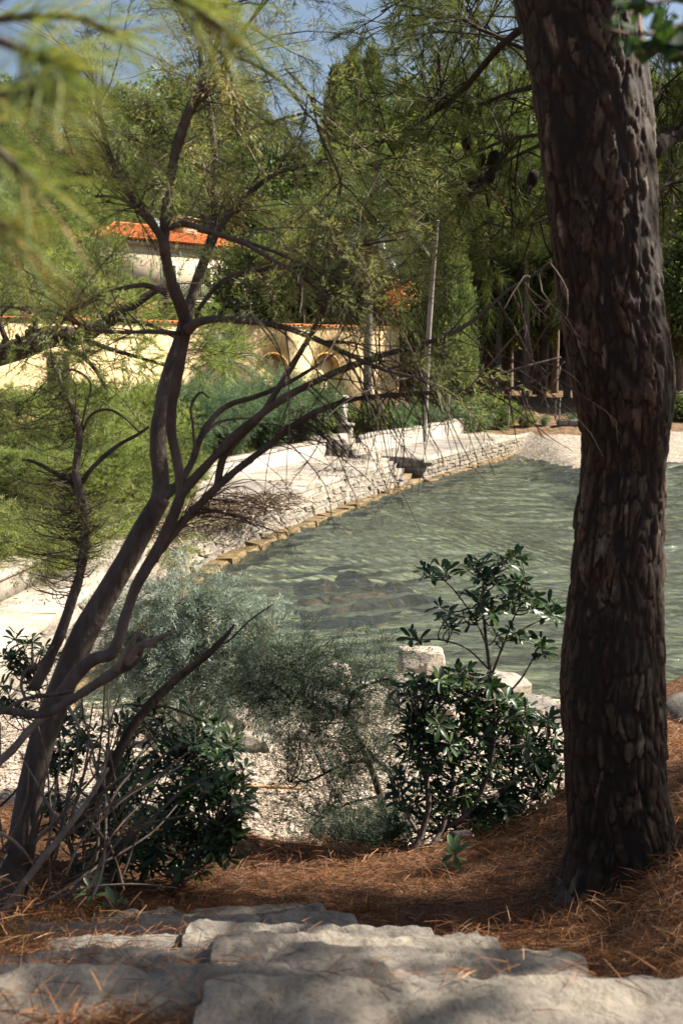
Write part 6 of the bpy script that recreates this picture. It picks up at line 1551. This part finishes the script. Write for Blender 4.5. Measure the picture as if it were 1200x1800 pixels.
# submerged reef left of centre
c = onz(610, 1032, -.1); t = thing('submerged_reef', 'brown submerged rock patch just under the water left of centre', 'reef', (c[0], c[1], -.1))
for k in range(14):
    o = link('reef_rock', rock_mesh('reef_rock', 700+k, None, 3, 5, .2, random.uniform(.2, .42), random.uniform(.3, .6), .22), t); o.data.materials.append(M['reef']); o.location = (random.gauss(0, .55), random.gauss(.2, .7), -.33+random.uniform(-.1, .02)); o.rotation_euler = (0, 0, k)
# small finds
a, b = onz(432, 1383, .42), onz(528, 1386, .42); t = thing('wooden_stick', 'straight orange brown stick lying on the pebble beach', 'stick', tuple(a)); mb = MB(); tube(mb, [(0, 0, 0), (b-a)*.5+np.array([0, 0, .006]), b-a], [.014, .016, .013], 7, 5, .1); mb.build('shaft', M['stick'], t, True); mb = MB(); tube(mb, [(b-a)*.99, (b-a)*1.03+np.array([.02, .03, .01])], [.013, .006], 6, 2); mb.build('broken_end', M['deadwood'], t)
def crumple(name, px, py, z, s, mat, label, cat):
    c = onz(px, py, z); n = 12; u, v = np.meshgrid(np.linspace(-1, 1, n), np.linspace(-1, 1, n), indexing='ij'); P = np.stack([u*s, v*s*.7, 0*u], -1); P[..., 2] = np.abs(vnoise(P/s, 1.7, 5, 2))*s*.8; P += vnoise(P/s, 2.1, 8, 2)[..., None]*s*.15
    i, j = np.meshgrid(np.arange(n-1), np.arange(n-1), indexing='ij'); mb = MB(); mb.add(P.reshape(-1, 3), Q=np.stack([i*n+j, (i+1)*n+j, (i+1)*n+j+1, i*n+j+1], -1).reshape(-1, 4)); o = mb.build(name, mat, None, False); o.location = c; tag(o, label, cat, None, 'thing'); sl2_ = o.modifiers.new('thick', 'SOLIDIFY'); sl2_.thickness = .002
c = at(622, 1521, 5.9); crumple('plastic_sheet', 622, 1521, c[2], .05, M['teal_plastic'], 'crumpled turquoise plastic sheet under the low feathery shrub', 'plastic')
crumple('plastic_scrap', 577, 1345, .38, .03, M['blue_plastic'], 'tiny blue plastic scrap on the beach behind the dark shrub', 'plastic')

for o in bpy.data.objects:
    if o.parent is not None and o.name.split('.')[0] in ('twigs', 'side_twigs', 'bare_twigs', 'fine_branches', 'hanging_twigs', 'tip_twigs', 'sprig_twigs', 'needles', 'side_needles', 'sprigs', 'tip_foliage', 'sparse_foliage', 'blossoms'):
        o['kind'] = 'stuff'

# things that look alike get their place in the row
from collections import defaultdict
same = defaultdict(list)
for o in bpy.data.objects:
    if o.parent is None and o.get('group') and o.get('label'): same[(o['group'], o['label'])].append(o)
ORD = ['first', 'second', 'third', 'fourth', 'fifth', 'sixth', 'seventh', 'eighth']
for (gr, lb), os_ in same.items():
    if 1 < len(os_) <= 8:
        for k, o in enumerate(sorted(os_, key=lambda o: o.location.x/o.location.y)):
            o['label'] = f'{lb}, {ORD[k]} from left'
